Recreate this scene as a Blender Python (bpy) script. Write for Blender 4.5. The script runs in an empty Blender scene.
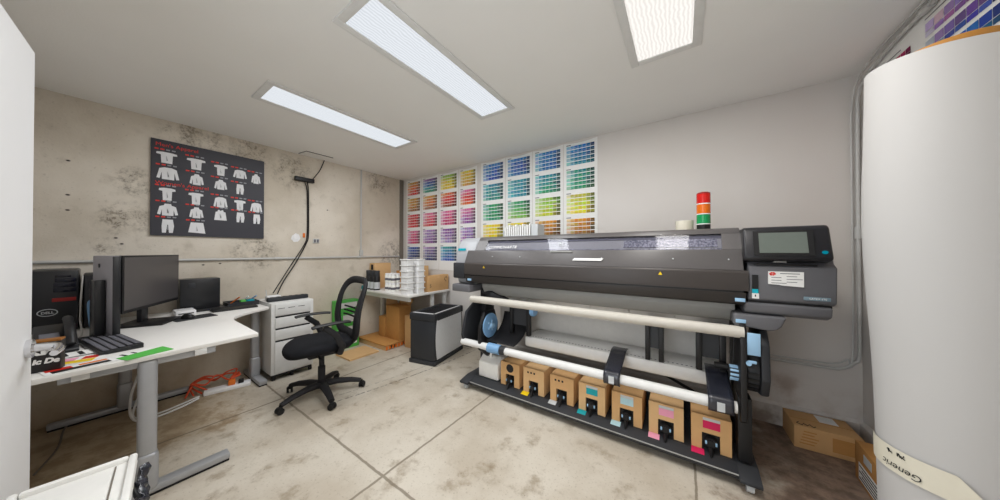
import bpy, bmesh, math, random
from mathutils import Matrix, Vector
random.seed(7)
SC = bpy.context.scene
COL = SC.collection
R = math.radians

# ------------------------------------------------------------------ materials
def lin(c):
    c = c / 255.0
    return c / 12.92 if c <= 0.04045 else ((c + 0.055) / 1.055) ** 2.4
def rgb(r, g, b): return (lin(r), lin(g), lin(b), 1.0)

class NT:
    def __init__(s, m):
        m.use_nodes = True
        s.t = m.node_tree; s.n = s.t.nodes; s.l = s.t.links
        s.n.clear()
        s.out = s.n.new('ShaderNodeOutputMaterial')
    def new(s, typ, **kw):
        x = s.n.new(typ)
        for k, v in kw.items():
            if k in x.inputs.keys(): s.put(x.inputs[k], v)
            else: setattr(x, k, v)
        return x
    def put(s, sock, v):
        if isinstance(v, bpy.types.NodeSocket): s.l.new(v, sock)
        else: sock.default_value = v
    def math(s, op, a, b=0.0, c=None):
        x = s.n.new('ShaderNodeMath'); x.operation = op
        s.put(x.inputs[0], a); s.put(x.inputs[1], b)
        if c is not None: s.put(x.inputs[2], c)
        return x.outputs[0]
    def mix(s, f, a, b, mode='MIX'):
        x = s.n.new('ShaderNodeMix'); x.data_type = 'RGBA'; x.blend_type = mode
        s.put(x.inputs[0], f); s.put(x.inputs[6], a); s.put(x.inputs[7], b)
        return x.outputs[2]
    def noise(s, vec, scale, detail=4.0, rough=0.55):
        x = s.n.new('ShaderNodeTexNoise')
        s.l.new(vec, x.inputs['Vector']); x.inputs['Scale'].default_value = scale
        x.inputs['Detail'].default_value = detail; x.inputs['Roughness'].default_value = rough
        return x.outputs[0]
    def ramp(s, f, lo, hi):
        x = s.n.new('ShaderNodeMapRange'); x.interpolation_type = 'SMOOTHSTEP'
        s.put(x.inputs[0], f); x.inputs[1].default_value = lo; x.inputs[2].default_value = hi
        return x.outputs[0]
    def bsdf(s, col, rough=0.6, metal=0.0, spec=0.5, bump=None, bstr=0.2, **kw):
        b = s.n.new('ShaderNodeBsdfPrincipled')
        s.put(b.inputs['Base Color'], col); s.put(b.inputs['Roughness'], rough)
        b.inputs['Metallic'].default_value = metal
        b.inputs['Specular IOR Level'].default_value = spec
        for k, v in kw.items(): s.put(b.inputs[k], v)
        if bump is not None:
            q = s.n.new('ShaderNodeBump'); q.inputs['Strength'].default_value = bstr
            q.inputs['Distance'].default_value = 0.01
            s.l.new(bump, q.inputs['Height']); s.l.new(q.outputs[0], b.inputs['Normal'])
        s.l.new(b.outputs[0], s.out.inputs[0])
        return b

def M(name, c, rough=0.55, metal=0.0, spec=0.4, var=0.06, scale=25.0, bstr=0.05):
    """plain procedural surface: a colour with slight mottling and a fine bump"""
    m = bpy.data.materials.new(name); t = NT(m)
    g = t.new('ShaderNodeTexCoord').outputs['Object']
    n = t.noise(g, scale, 3.0)
    a = rgb(*c)
    lo = tuple(x * (1 - var) for x in a[:3]) + (1,); hi = tuple(min(1, x * (1 + var)) for x in a[:3]) + (1,)
    t.bsdf(t.mix(n, lo, hi), rough, metal, spec, n if bstr else None, bstr)
    return m

MT = {}
def mk(k, *a, **kw): MT[k] = M(k, *a, **kw)
mk('white_plastic', (244, 244, 245), .4); mk('white_paint_metal', (226, 226, 224), .4)
mk('desk_white', (236, 234, 230), .45, var=.02); mk('desk_edge', (215, 210, 202), .5)
mk('leg_grey', (176, 178, 182), .4, .3); mk('black_plastic', (26, 26, 28), .45)
mk('soft_black', (34, 34, 37), .7, scale=120); mk('fabric_black', (30, 31, 35), .9, scale=300, bstr=.3, spec=.2)
mk('lid_grey', (92, 89, 89), .35); mk('front_dark', (70, 65, 63), .4); mk('front_darker', (52, 48, 46), .42)
mk('module_grey', (104, 104, 108), .42); mk('cap_grey', (172, 174, 178), .4); mk('bezel_black', (40, 40, 44), .3)
mk('screen_grey', (104, 112, 106), .2, bstr=0); mk('platen', (158, 158, 155), .45); mk('panel_pale', (230, 227, 222), .5)
mk('roller', (205, 200, 190), .4); mk('bar_white', (232, 232, 230), .35); mk('chrome', (215, 215, 218), .12, 1.0, bstr=0)
mk('steel', (198, 198, 196), .45, .1, bstr=0); mk('rubber', (22, 22, 24), .7)
mk('kraft', (212, 168, 116), .8, var=.08, scale=14); mk('kraft_light', (220, 180, 130), .8, var=.08, scale=14)
mk('kraft_dark', (196, 142, 80), .8, var=.1, scale=14); mk('ink', (24, 24, 26), .8)
mk('blue_plastic', (128, 172, 214), .4); mk('light_blue', (160, 200, 232), .4); mk('cyan', (0, 178, 200), .4); mk('yellow', (240, 205, 20), .5)
mk('paper_white', (238, 238, 236), .7, var=.02); mk('label_grey', (200, 204, 206), .6); mk('magenta', (214, 30, 90), .5)
mk('pink', (238, 160, 186), .5); mk('pale_cyan', (180, 214, 222), .5); mk('teal_label', (20, 160, 170), .5)
mk('red', (214, 40, 28), .4); mk('orange', (232, 120, 40), .5); mk('green', (88, 190, 80), .5); mk('red_print', (226, 60, 52), .6)
mk('poster_black', (58, 58, 66), .5, var=.03); mk('garment', (236, 237, 240), .7, var=.04); mk('garment_shade', (150, 152, 158), .7)
mk('tape_cream', (222, 217, 200), .6, var=.04); mk('roll_white', (193, 192, 191), .6, var=.015, scale=4)
mk('liner_brown', (190, 134, 62), .6); mk('jug', (246, 245, 240), .4); mk('bag_black', (42, 44, 54), .25, spec=.8, scale=60)
mk('dark_red', (150, 34, 30), .5); mk('badge', (118, 140, 152), .4); mk('bin_white', (240, 239, 235), .4)
mk('door_white', (240, 240, 241), .45, var=.02, scale=3); mk('wood_edge', (150, 96, 40), .7); mk('sign_black', (34, 32, 32), .6)
mk('tower_black', (36, 37, 40), .3); mk('tower_panel', (16, 18, 34), .15); mk('monitor_grey', (104, 104, 112), .5)
mk('shell_grey', (158, 157, 164), .5); mk('screen_off', (78, 75, 76), .3, bstr=0, var=.03); mk('shredder_grey', (228, 230, 232), .4); mk('charcoal', (48, 50, 54), .5)
mk('cord_orange', (214, 84, 50), .6); mk('cord_grey', (190, 188, 184), .6); mk('brownish', (118, 111, 102), .6)

def emis(name, c, k, ripple=False):
    m = bpy.data.materials.new(name); t = NT(m)
    e = t.n.new('ShaderNodeEmission'); e.inputs[1].default_value = k
    if ripple:      # prismatic lens: faint ripples over the glowing panel
        g = t.new('ShaderNodeTexCoord').outputs['Object']
        wv = t.new('ShaderNodeTexWave', Vector=g, Scale=16.0, Distortion=5.0, Detail=2.0)
        a = rgb(*c); lo = tuple(x * .9 for x in a[:3]) + (1,); hi = tuple(x * 1.1 for x in a[:3]) + (1,)
        t.put(e.inputs[0], t.mix(wv.outputs[1], lo, hi))
    else: e.inputs[0].default_value = rgb(*c)
    t.l.new(e.outputs[0], t.out.inputs[0]); MT[name] = m
def lamp_seg(name, c):
    m = bpy.data.materials.new(name); t = NT(m)
    t.bsdf(rgb(*c), .15, 0, .6); MT[name] = m
lamp_seg('lens_red', (205, 25, 22)); lamp_seg('lens_amber', (225, 110, 20)); lamp_seg('lens_green', (10, 150, 85))
LIGHT = .31
emis('diffuser_cool', (244, 249, 255), LIGHT, True); emis('diffuser_warm', (255, 250, 244), LIGHT * 1.15, True)
emis('icon_cyan', (20, 180, 205), .16)

def mat_glass():
    m = bpy.data.materials.new('window_glass'); t = NT(m)
    tr = t.n.new('ShaderNodeBsdfTransparent'); tr.inputs[0].default_value = (.86, .86, .9, 1)
    gl = t.n.new('ShaderNodeBsdfGlossy'); gl.inputs['Roughness'].default_value = .05
    mx = t.n.new('ShaderNodeMixShader'); mx.inputs[0].default_value = .018
    t.l.new(tr.outputs[0], mx.inputs[1]); t.l.new(gl.outputs[0], mx.inputs[2]); t.l.new(mx.outputs[0], t.out.inputs[0])
    MT['window_glass'] = m
mat_glass()
def mat_mesh():
    m = bpy.data.materials.new('chair_mesh'); t = NT(m)
    tr = t.n.new('ShaderNodeBsdfTransparent'); df = t.n.new('ShaderNodeBsdfDiffuse'); df.inputs[0].default_value = rgb(48, 48, 50)
    mx = t.n.new('ShaderNodeMixShader'); mx.inputs[0].default_value = .42
    t.l.new(tr.outputs[0], mx.inputs[1]); t.l.new(df.outputs[0], mx.inputs[2]); t.l.new(mx.outputs[0], t.out.inputs[0])
    MT['chair_mesh'] = m
mat_mesh()
def mat_vcol():
    m = bpy.data.materials.new('swatch_ink'); t = NT(m)
    a = t.n.new('ShaderNodeAttribute'); a.attribute_name = 'swatch'
    t.bsdf(a.outputs['Color'], .5, 0, .3); MT['swatch_ink'] = m
mat_vcol()
def mat_speckle():
    m = bpy.data.materials.new('printed_media'); t = NT(m)
    g = t.new('ShaderNodeTexCoord').outputs['Object']
    n = t.ramp(t.noise(g, 90, 2.0), .4, .6)
    t.bsdf(t.mix(n, rgb(92, 94, 106), rgb(160, 160, 166)), .4); MT['printed_media'] = m
mat_speckle()

def dist_mask(t, pos, p, r0, r1, sx=(1, 1, 1)):
    v = t.n.new('ShaderNodeVectorMath'); v.operation = 'SUBTRACT'; t.l.new(pos, v.inputs[0]); v.inputs[1].default_value = p
    w = t.n.new('ShaderNodeVectorMath'); w.operation = 'MULTIPLY'; t.l.new(v.outputs[0], w.inputs[0]); w.inputs[1].default_value = sx
    l = t.n.new('ShaderNodeVectorMath'); l.operation = 'LENGTH'; t.l.new(w.outputs[0], l.inputs[0])
    return t.ramp(l.outputs['Value'], r1, r0)

def mat_concrete_wall():
    m = bpy.data.materials.new('concrete_wall'); t = NT(m)
    pos = t.new('ShaderNodeNewGeometry').outputs['Position']
    n1 = t.noise(pos, 1.3, 6); n2 = t.noise(pos, 7, 5); n3 = t.noise(pos, 60, 3)
    base = t.mix(t.ramp(n1, .35, .68), rgb(206, 196, 180), rgb(230, 222, 209))
    base = t.mix(t.math('MULTIPLY', t.ramp(n2, .55, .8), .4), base, rgb(160, 148, 130))
    base = t.mix(t.math('MULTIPLY', t.ramp(n3, .6, .75), .25), base, rgb(140, 130, 116))
    # blotchy exposed aggregate patches
    sp = t.ramp(t.noise(pos, 48, 4, .7), .46, .58)
    pat = t.ramp(t.noise(pos, 9, 5, .7), .38, .62)
    mask = None
    for p, r in (((-4.01, .55, 2.47), .30), ((-4.01, .95, 2.43), .25), ((-4.01, .2, 1.95), .17), ((-4.01, .14, 1.62), .2),
                 ((-4.01, 1.0, 1.33), .27), ((-4.01, 1.35, 2.32), .28), ((-4.01, 2.75, 1.3), .32), ((-4.01, 2.5, 2.45), .28), ((-4.01, .05, 1.38), .1)):
        d = dist_mask(t, pos, p, r * .35, r)
        mask = d if mask is None else t.math('MAXIMUM', mask, d)
    k = t.math('MULTIPLY', t.math('MULTIPLY', mask, pat), t.math('MULTIPLY_ADD', sp, .6, .28))
    base = t.mix(k, base, rgb(128, 118, 104))
    # a few plugged holes
    hole = None
    for p in ((-4.01, -.13, 2.05), (-4.01, -.13, 1.78), (-4.01, -.13, 1.66), (-4.01, .09, 1.45), (-4.01, .12, 1.4), (-4.01, .6, 1.2), (-4.01, .72, 1.21), (-4.01, 1.75, 1.9)):
        d = dist_mask(t, pos, p, .006, .014, (1, 1, 1.6)); hole = d if hole is None else t.math('MAXIMUM', hole, d)
    base = t.mix(hole, base, rgb(60, 54, 48))
    # browner towards the floor, below the desk
    sep = t.new('ShaderNodeSeparateXYZ', Vector=pos)
    low = t.math('MULTIPLY', t.ramp(t.math('ADD', sep.outputs[2], t.math('MULTIPLY', n2, .6)), .85, .2), t.ramp(sep.outputs[1], 1.2, .3))
    base = t.mix(t.math('MULTIPLY', low, .7), base, rgb(160, 132, 94))
    t.bsdf(base, .85, 0, .2, n3, .15); MT['concrete_wall'] = m
mat_concrete_wall()

def mat_floor():
    m = bpy.data.materials.new('concrete_floor'); t = NT(m)
    pos = t.new('ShaderNodeNewGeometry').outputs['Position']
    sep = t.new('ShaderNodeSeparateXYZ', Vector=pos); X, Y = sep.outputs[0], sep.outputs[1]
    n1 = t.noise(pos, 1.6, 6, .6); n2 = t.noise(pos, 6, 6, .65); n3 = t.noise(pos, 70, 3)
    c = t.mix(t.ramp(n1, .35, .65), rgb(193, 182, 165), rgb(213, 205, 191))
    c = t.mix(t.math('MULTIPLY', t.ramp(n2, .52, .7), .65), c, rgb(148, 132, 110))
    c = t.mix(t.math('MULTIPLY', t.ramp(n3, .58, .7), .35), c, rgb(140, 126, 106))
    vo = t.new('ShaderNodeTexVoronoi', Vector=pos, Scale=22.0)
    dots = t.math('MULTIPLY', t.ramp(vo.outputs['Distance'], .09, .05), t.ramp(n2, .45, .6))
    c = t.mix(t.math('MULTIPLY', dots, .6), c, rgb(96, 84, 70))
    # old spill stains: brown ground behind the printer's right end
    wob = t.math('MULTIPLY', t.math('SUBTRACT', n2, .5), .9)
    st = t.math('MULTIPLY', t.ramp(t.math('ADD', X, wob), .1, .55), t.ramp(t.math('ADD', Y, wob), 1.5, 2.0))
    sc2 = t.mix(t.ramp(t.noise(pos, 9, 5, .7), .35, .65), rgb(92, 72, 60), rgb(142, 118, 102))
    c = t.mix(t.math('MULTIPLY', st, .92), c, sc2)
    st2 = t.math('MULTIPLY', t.ramp(t.math('ADD', X, wob), -2.7, -3.1), t.ramp(t.math('ADD', Y, wob), .85, .45))  # below the desk: dirty concrete with the shade there painted in
    sc3 = t.mix(t.ramp(t.noise(pos, 6, 5, .7), .35, .65), rgb(140, 116, 84), rgb(184, 164, 134))
    c = t.mix(t.math('MULTIPLY', st2, .85), c, sc3)
    st3 = dist_mask(t, pos, (-.95, 1.35, 0), .02, .11, (1, .6, 1))
    c = t.mix(t.math('MULTIPLY', t.math('MULTIPLY', st3, t.ramp(n2, .35, .6)), .8), c, rgb(128, 108, 78))
    # saw-cut joints
    jw = t.math('MULTIPLY', t.math('SUBTRACT', t.noise(pos, 14, 2), .5), .012)
    def line(coord, at, w):
        d = t.math('ABSOLUTE', t.math('ADD', t.math('SUBTRACT', coord, at), jw)); return t.ramp(d, w, w * .45)
    j = t.math('MAXIMUM', t.math('MAXIMUM', line(X, -3.02, .012), line(X, -1.48, .011)), line(Y, .955, .011))
    j = t.math('MAXIMUM', j, line(X, .06, .009))
    c = t.mix(t.math('MULTIPLY', j, .75), c, rgb(118, 106, 88))
    # curved scuff left by a wheel
    def arc(off, w):
        a = t.math('ADD', X, t.math('MULTIPLY_ADD', t.math('POWER', t.math('SUBTRACT', 2.9, Y), 2.0), .075, 2.34 + off))
        b = t.ramp(t.math('ABSOLUTE', a), w, w * .3)
        return t.math('MULTIPLY', t.math('MULTIPLY', b, t.ramp(Y, 1.05, 1.25)), t.ramp(t.noise(pos, 26, 2), .42, .56))
    c = t.mix(t.math('MULTIPLY', arc(0, .012), .8), c, rgb(70, 66, 62))
    c = t.mix(t.math('MULTIPLY', arc(.11, .009), .5), c, rgb(90, 84, 76))
    t.bsdf(c, t.math('MULTIPLY_ADD', n2, .3, .45), 0, .35, n3, .12); MT['concrete_floor'] = m
mat_floor()

def mat_paint(name, c, c2, stains=()):
    m = bpy.data.materials.new(name); t = NT(m)
    pos = t.new('ShaderNodeNewGeometry').outputs['Position']
    n1 = t.noise(pos, .9, 4); n3 = t.noise(pos, 120, 2); n2 = t.noise(pos, 5, 5)
    base = t.mix(t.ramp(n1, .3, .7), rgb(*c), rgb(*c2))
    for p, r, col, k, sx in stains:
        base = t.mix(t.math('MULTIPLY', t.math('MULTIPLY', dist_mask(t, pos, p, r * .2, r, sx), t.ramp(n2, .4, .62)), k), base, rgb(*col))
    t.bsdf(base, .7, 0, .3, n3, .08); MT[name] = m
mat_paint('ceiling_paint', (241, 240, 237), (245, 244, 241))
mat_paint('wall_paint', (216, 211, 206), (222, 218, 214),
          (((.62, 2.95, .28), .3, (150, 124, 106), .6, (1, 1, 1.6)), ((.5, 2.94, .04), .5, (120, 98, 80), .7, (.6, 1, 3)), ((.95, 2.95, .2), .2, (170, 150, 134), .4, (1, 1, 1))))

# ------------------------------------------------------------------ mesh builder
class MB:
    def __init__(s): s.v, s.f, s.m, s.c = [], [], [], {}
    def add(s, vs, fs, m=0, T=None):
        o = len(s.v)
        for p in vs:
            p = Vector(p)
            s.v.append(T @ p if T else p)
        for f in fs: s.f.append([o + i for i in f]); s.m.append(m)
        return s
    def box(s, x0, x1, y0, y1, z0, z1, m=0, b=0.0, T=None, seg=2):
        bm = bmesh.new(); bmesh.ops.create_cube(bm, size=1)
        for v in bm.verts: v.co = ((x0 + x1) / 2 + v.co.x * (x1 - x0), (y0 + y1) / 2 + v.co.y * (y1 - y0), (z0 + z1) / 2 + v.co.z * (z1 - z0))
        if b > 0: bmesh.ops.bevel(bm, geom=bm.edges[:], offset=b, segments=seg, profile=.5, affect='EDGES')
        s.frombm(bm, m, T); return s
    def frombm(s, bm, m=0, T=None):
        bm.verts.index_update()
        s.add([v.co.copy() for v in bm.verts], [[v.index for v in f.verts] for f in bm.faces], m, T); bm.free()
    def prism(s, poly, ax, a, b, m=0, bev=0.0, T=None, seg=2):
        n = len(poly)
        def P(p, q):
            return {'X': (q, p[0], p[1]), 'Y': (p[0], q, p[1]), 'Z': (p[0], p[1], q)}[ax]
        bm = bmesh.new()
        A = [bm.verts.new(P(p, a)) for p in poly]; B = [bm.verts.new(P(p, b)) for p in poly]
        bm.faces.new(A); bm.faces.new(B[::-1])
        for i in range(n): bm.faces.new((A[i], A[(i + 1) % n], B[(i + 1) % n], B[i]))
        bmesh.ops.recalc_face_normals(bm, faces=bm.faces[:])
        if bev > 0: bmesh.ops.bevel(bm, geom=bm.edges[:], offset=bev, segments=seg, profile=.5, affect='EDGES')
        s.frombm(bm, m, T); return s
    def cyl(s, p0, p1, r0, r1=None, n=20, m=0, T=None):
        return s.tube([p0, p1], [r0, r0 if r1 is None else r1], n, m, T=T)
    def tube(s, pts, r, n=8, m=0, closed=False, T=None, flat=1.0, upv=None):
        pts = [Vector(p) for p in pts]; k = len(pts)
        rr = r if isinstance(r, (list, tuple)) else [r] * k
        vs, fs = [], []
        prev = None
        for i, p in enumerate(pts):
            if closed: d = pts[(i + 1) % k] - pts[i - 1]
            else: d = pts[min(i + 1, k - 1)] - pts[max(i - 1, 0)]
            d.normalize()
            if upv is not None: a = Vector(upv).cross(d)
            elif prev is None: a = d.orthogonal()
            else: a = prev - d * prev.dot(d)
            if a.length < 1e-6: a = d.orthogonal()
            a.normalize(); prev = a; bb = d.cross(a)
            for j in range(n):
                t = 2 * math.pi * j / n
                vs.append(p + a * (math.cos(t) * rr[i]) + bb * (math.sin(t) * rr[i] * flat))
        for i in range(k if closed else k - 1):
            i2 = (i + 1) % k
            for j in range(n):
                j2 = (j + 1) % n
                fs.append((i * n + j, i * n + j2, i2 * n + j2, i2 * n + j))
        if not closed:
            fs.append(list(range(n))[::-1]); fs.append([(k - 1) * n + j for j in range(n)])
        return s.add(vs, fs, m, T)
    def lathe(s, prof, c=(0, 0, 0), n=24, m=0, T=None):
        vs, fs = [], []
        for (r, z) in prof:
            for j in range(n):
                t = 2 * math.pi * j / n
                vs.append((c[0] + r * math.cos(t), c[1] + r * math.sin(t), c[2] + z))
        k = len(prof)
        for i in range(k - 1):
            for j in range(n):
                j2 = (j + 1) % n
                fs.append((i * n + j, i * n + j2, (i + 1) * n + j2, (i + 1) * n + j))
        fs.append(list(range(n))[::-1]); fs.append([(k - 1) * n + j for j in range(n)])
        return s.add(vs, fs, m, T)
    def grid(s, fn, nu, nv, m=0, T=None):
        vs = [fn(i / nu, j / nv) for j in range(nv + 1) for i in range(nu + 1)]
        fs = [(j * (nu + 1) + i, j * (nu + 1) + i + 1, (j + 1) * (nu + 1) + i + 1, (j + 1) * (nu + 1) + i) for j in range(nv) for i in range(nu)]
        return s.add(vs, fs, m, T)
    def poly(s, pts, m=0, T=None): return s.add(pts, [list(range(len(pts)))], m, T)
    def text(s, body, size, T, m=0, shear=0.0, align='LEFT', sx=1.0, bold=0.0):
        cu = bpy.data.curves.new('lettering', 'FONT'); cu.body = body; cu.size = size; cu.shear = shear
        cu.align_x = align; cu.resolution_u = 3; cu.offset = bold
        o = bpy.data.objects.new('lettering', cu); COL.objects.link(o)
        bpy.context.view_layer.update()
        me = bpy.data.meshes.new_from_object(o.evaluated_get(bpy.context.evaluated_depsgraph_get()))
        s.add([(v.co.x * sx, v.co.y, v.co.z) for v in me.vertices], [list(p.vertices) for p in me.polygons], m, T)
        bpy.data.objects.remove(o); bpy.data.curves.remove(cu); bpy.data.meshes.remove(me)
        return s

def TX(pos, right, up):
    r = Vector(right).normalized(); u = Vector(up).normalized(); n = r.cross(u)
    m = Matrix((r, u, n)).transposed().to_4x4(); m.translation = pos
    return m
def TR(x, y, z=0, rz=0): return Matrix.Translation((x, y, z)) @ Matrix.Rotation(rz, 4, 'Z')

ROOT = {}
def setp(o, label=None, cat=None, group=None, kind=None):
    if label: o['label'] = label
    if cat: o['category'] = cat
    if group: o['group'] = group
    if kind: o['kind'] = kind
def thing(name, label, cat, loc=(0, 0, 0), rz=0.0, group=None, local=False):
    o = bpy.data.objects.new(name, None); COL.objects.link(o); o.empty_display_size = .1
    o.location = loc; o.rotation_euler = (0, 0, rz); setp(o, label, cat, group)
    ROOT[o.name] = Matrix.Identity(4) if local else (Matrix.Translation(loc) @ Matrix.Rotation(rz, 4, 'Z'))
    return o
def ob(name, mb, mats, parent=None, label=None, cat=None, group=None, kind=None, ang=40, bev=0.0, base=True):
    if isinstance(mats, str): mats = [mats]
    me = bpy.data.meshes.new(name)
    me.from_pydata([tuple(v) for v in mb.v], [], mb.f)
    for k in mats: me.materials.append(MT[k])
    me.polygons.foreach_set('material_index', mb.m)
    bm = bmesh.new(); bm.from_mesh(me)
    if not getattr(mb, 'keep', False): bmesh.ops.recalc_face_normals(bm, faces=bm.faces[:])
    bm.to_mesh(me); bm.free()
    me.polygons.foreach_set('use_smooth', [True] * len(me.polygons))
    me.set_sharp_from_angle(angle=R(ang))
    o = bpy.data.objects.new(name, me); COL.objects.link(o)
    if parent is not None:
        w = ROOT[parent.name]; ROOT[o.name] = w
        me.transform(w.inverted()); o.parent = parent
    else:
        ROOT[o.name] = Matrix.Identity(4)
        if base and kind != 'structure':
            xs = [v.x for v in mb.v]; ys = [v.y for v in mb.v]; zs = [v.z for v in mb.v]
            c = Vector(((min(xs) + max(xs)) / 2, (min(ys) + max(ys)) / 2, min(zs)))
            me.transform(Matrix.Translation(-c)); o.location = c
            ROOT[o.name] = Matrix.Translation(c)
    if bev:
        b = o.modifiers.new('edge', 'BEVEL'); b.width = bev; b.segments = 2; b.limit_method = 'ANGLE'
    setp(o, label, cat, group, kind)
    return o
def dup(root, loc=None, rz=None, label=None, group=None, mats=None):
    def cp(o, par):
        c = o.copy(); COL.objects.link(c)
        if par is not None: c.parent = par
        if mats and o.name.split('.')[0] in mats:
            c.data = o.data.copy()
            for i, k in enumerate(mats[o.name.split('.')[0]]): c.data.materials[i] = MT[k]
        for ch in list(o.children): cp(ch, c)
        return c
    c = cp(root, None)
    if loc is not None: c.location = loc
    if rz is not None: c.rotation_euler = (0, 0, rz)
    if label: c['label'] = label
    if group: c['group'] = group
    return c
def bez(p0, p1, p2, p3, n=12):
    p0, p1, p2, p3 = map(Vector, (p0, p1, p2, p3)); o = []
    for i in range(n + 1):
        t = i / n; u = 1 - t
        o.append(p0 * u**3 + p1 * 3 * u * u * t + p2 * 3 * u * t * t + p3 * t**3)
    return o
def smooth_path(pts, n=6):
    P = [Vector(p) for p in pts]; o = []
    for i in range(len(P) - 1):
        a = P[max(i - 1, 0)]; b = P[i]; c = P[i + 1]; d = P[min(i + 2, len(P) - 1)]
        for k in range(n):
            t = k / n
            o.append(.5 * ((2 * b) + (c - a) * t + (2 * a - 5 * b + 4 * c - d) * t * t + (3 * b - a - 3 * c + d) * t**3))
    o.append(P[-1]); return o

# ------------------------------------------------------------------ room
XL, XR, YB, YF, H = -4.01, 1.03, 2.95, -0.36, 2.565
def slab(name, mat, *b): return ob(name, MB().box(*b), mat, kind='structure')
slab('floor', 'concrete_floor', XL - .15, XR + .15, YF - .15, YB + .15, -.1, 0)
slab('ceiling', 'ceiling_paint', XL - .15, XR + .15, YF - .15, YB + .15, H, H + .1)
slab('wall_left', 'concrete_wall', XL - .15, XL, YF - .15, YB + .15, 0, H)
slab('wall_back', 'wall_paint', XL, XR, YB, YB + .15, 0, H)
slab('wall_right', 'wall_paint', XR, XR + .15, YF - .15, YB + .15, 0, H)
ob('wall_front', MB().box(XL, -1.0, YF - .15, YF, 0, H).box(-.1, XR, YF - .15, YF, 0, H).box(-1.0, -.1, YF - .15, YF, 2.15, H), 'wall_paint', kind='structure')
ob('baseboard_back', MB().prism([(YB - .022, 0), (YB - .022, .15), (YB, .168), (YB, 0)], 'X', -2.2, XR), 'wall_paint', kind='structure')
ob('baseboard_right', MB().prism([(XR - .022, 0), (XR - .022, .15), (XR, .168), (XR, 0)], 'Y', 1.2, YB - .022), 'wall_paint', kind='structure')
ob('trim_1', MB().box(XL, XL + .02, 2.885, YB, 0, H), 'brownish', kind='structure')

# the open door, folded back towards the front wall
DA = math.atan2(-.09, .9)
door = thing('door_1', None, None, (-1.9, -.126, 0), DA)
door['kind'] = 'structure'
Td = TR(-1.9, -.126, 0, DA)
ob('door_leaf', MB().box(0, .92, -.042, 0, .012, 2.035, b=.002, T=Td), 'door_white', door)
hd = ob('door_handle', MB().cyl((.05, 0, 1.0), (.05, .012, 1.0), .031, n=28, T=Td).cyl((.05, .01, 1.0), (.05, .03, 1.0), .014, n=20, T=Td)
        .tube([(.05, .028, 1.0), (.052, .05, .998), (.065, .062, .996), (.1, .066, .994), (.15, .064, .992)], [.014, .014, .0125, .011, .009], 14, T=Td), 'chrome', door, label='chrome lever handle')

# ------------------------------------------------------------------ ceiling lights
def light(x0, x1, y0, y1, label, mat):
    t = thing('ceiling_light', label, 'ceiling light', ((x0 + x1) / 2, (y0 + y1) / 2, H), group='recessed ceiling light panels')
    w = .045
    f = MB()
    z0, z1 = H - .012, H
    for a in ((x0, x0 + w, y0, y1), (x1 - w, x1, y0, y1), (x0 + w, x1 - w, y0, y0 + w), (x0 + w, x1 - w, y1 - w, y1)):
        f.box(*a, z0, z1, b=.003)
    ob('frame', f, 'white_paint_metal', t)
    la = bpy.data.lights.new('panel_lamp', 'AREA'); la.shape = 'RECTANGLE'; la.size = x1 - x0 - 2 * w; la.size_y = y1 - y0 - 2 * w; la.energy = 6.9; la.color = (.96, .98, 1) if 'cool' in mat else (1, .97, .93)
    lo_ = bpy.data.objects.new('panel_lamp', la); COL.objects.link(lo_); lo_.parent = t; lo_.location = (0, 0, -.016)
    ob('diffuser', MB().box(x0 + w, x1 - w, y0 + w, y1 - w, H - .006, H - .001), mat, t)
light(-2.83, -2.45, .675, 1.99, 'white framed ceiling light panel nearest the bare concrete wall', 'diffuser_cool')
light(-1.54, -1.18, .69, 1.985, 'white framed ceiling light panel in the middle of the ceiling', 'diffuser_cool')
light(-.275, .1, .69, 1.985, 'white framed ceiling light panel above the large printer, partly out of view', 'diffuser_warm')

# ------------------------------------------------------------------ left wall things
pt = MB(); px0, px1, pz0, pz1 = .268, 1.07, 1.483, 2.37
pt.box(XL + .002, XL + .02, px0, px1, pz0, pz1, 0)
Xp = XL + .0225
def pp(u, v): return (Xp, px0 + u * (px1 - px0), pz1 - v * (pz1 - pz0))
TEE = [(-.5, .06), (-.22, 0), (.22, 0), (.5, .06), (.52, .22), (.3, .26), (.27, 1), (-.27, 1), (-.3, .26), (-.52, .22)]
LONG = [(-.38, .12), (-.16, 0), (.16, 0), (.38, .12), (.5, .92), (.36, .96), (.28, .4), (.27, 1), (-.27, 1), (-.28, .4), (-.36, .96), (-.5, .92)]
HOOD = [(-.36, .24), (-.17, .14), (-.14, 0), (.14, 0), (.17, .14), (.36, .24), (.46, .9), (.32, .94), (.26, .5), (.25, 1), (-.25, 1), (-.26, .5), (-.32, .94), (-.46, .9)]
TANK = [(-.25, .2), (-.16, .17), (-.13, 0), (-.07, 0), (0, .1), (.07, 0), (.13, 0), (.16, .17), (.25, .2), (.32, 1), (-.32, 1)]
PANT = [(-.24, 0), (.24, 0), (.3, .5), (.24, 1), (.06, 1), (.02, .4), (-.02, .4), (-.08, 1), (-.26, 1), (-.28, .5)]
SHORT = [(-.4, 0), (.4, 0), (.55, 1), (-.55, .92)]
def garment(shape, u, v, w, h):
    pts = [(u + x * w, v + y * h) for x, y in shape]
    pt.poly([pp(*p) for p in pts], 1)
    pt.poly([(Xp + .0006, pp(u, 0)[1] + (y - u) * .0, 0) if False else pp(u + w * (-.04 + .02 * k), v + h * (.3 + .5 * k)) for k, y in ((0, 0), (1, 0))] + [pp(u + .05 * w, v + h * .75)], 2)
rowA = [(TEE, .115, .125, .15, .115), (TEE, .345, .135, .15, .12), (TEE, .56, .155, .12, .12), (LONG, .745, .17, .14, .1), (HOOD, .91, .185, .11, .12)]
rowB = [(LONG, .125, .285, .17, .125), (HOOD, .35, .305, .13, .12), (HOOD, .56, .325, .13, .115), (PANT, .745, .345, .13, .12)]
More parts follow.
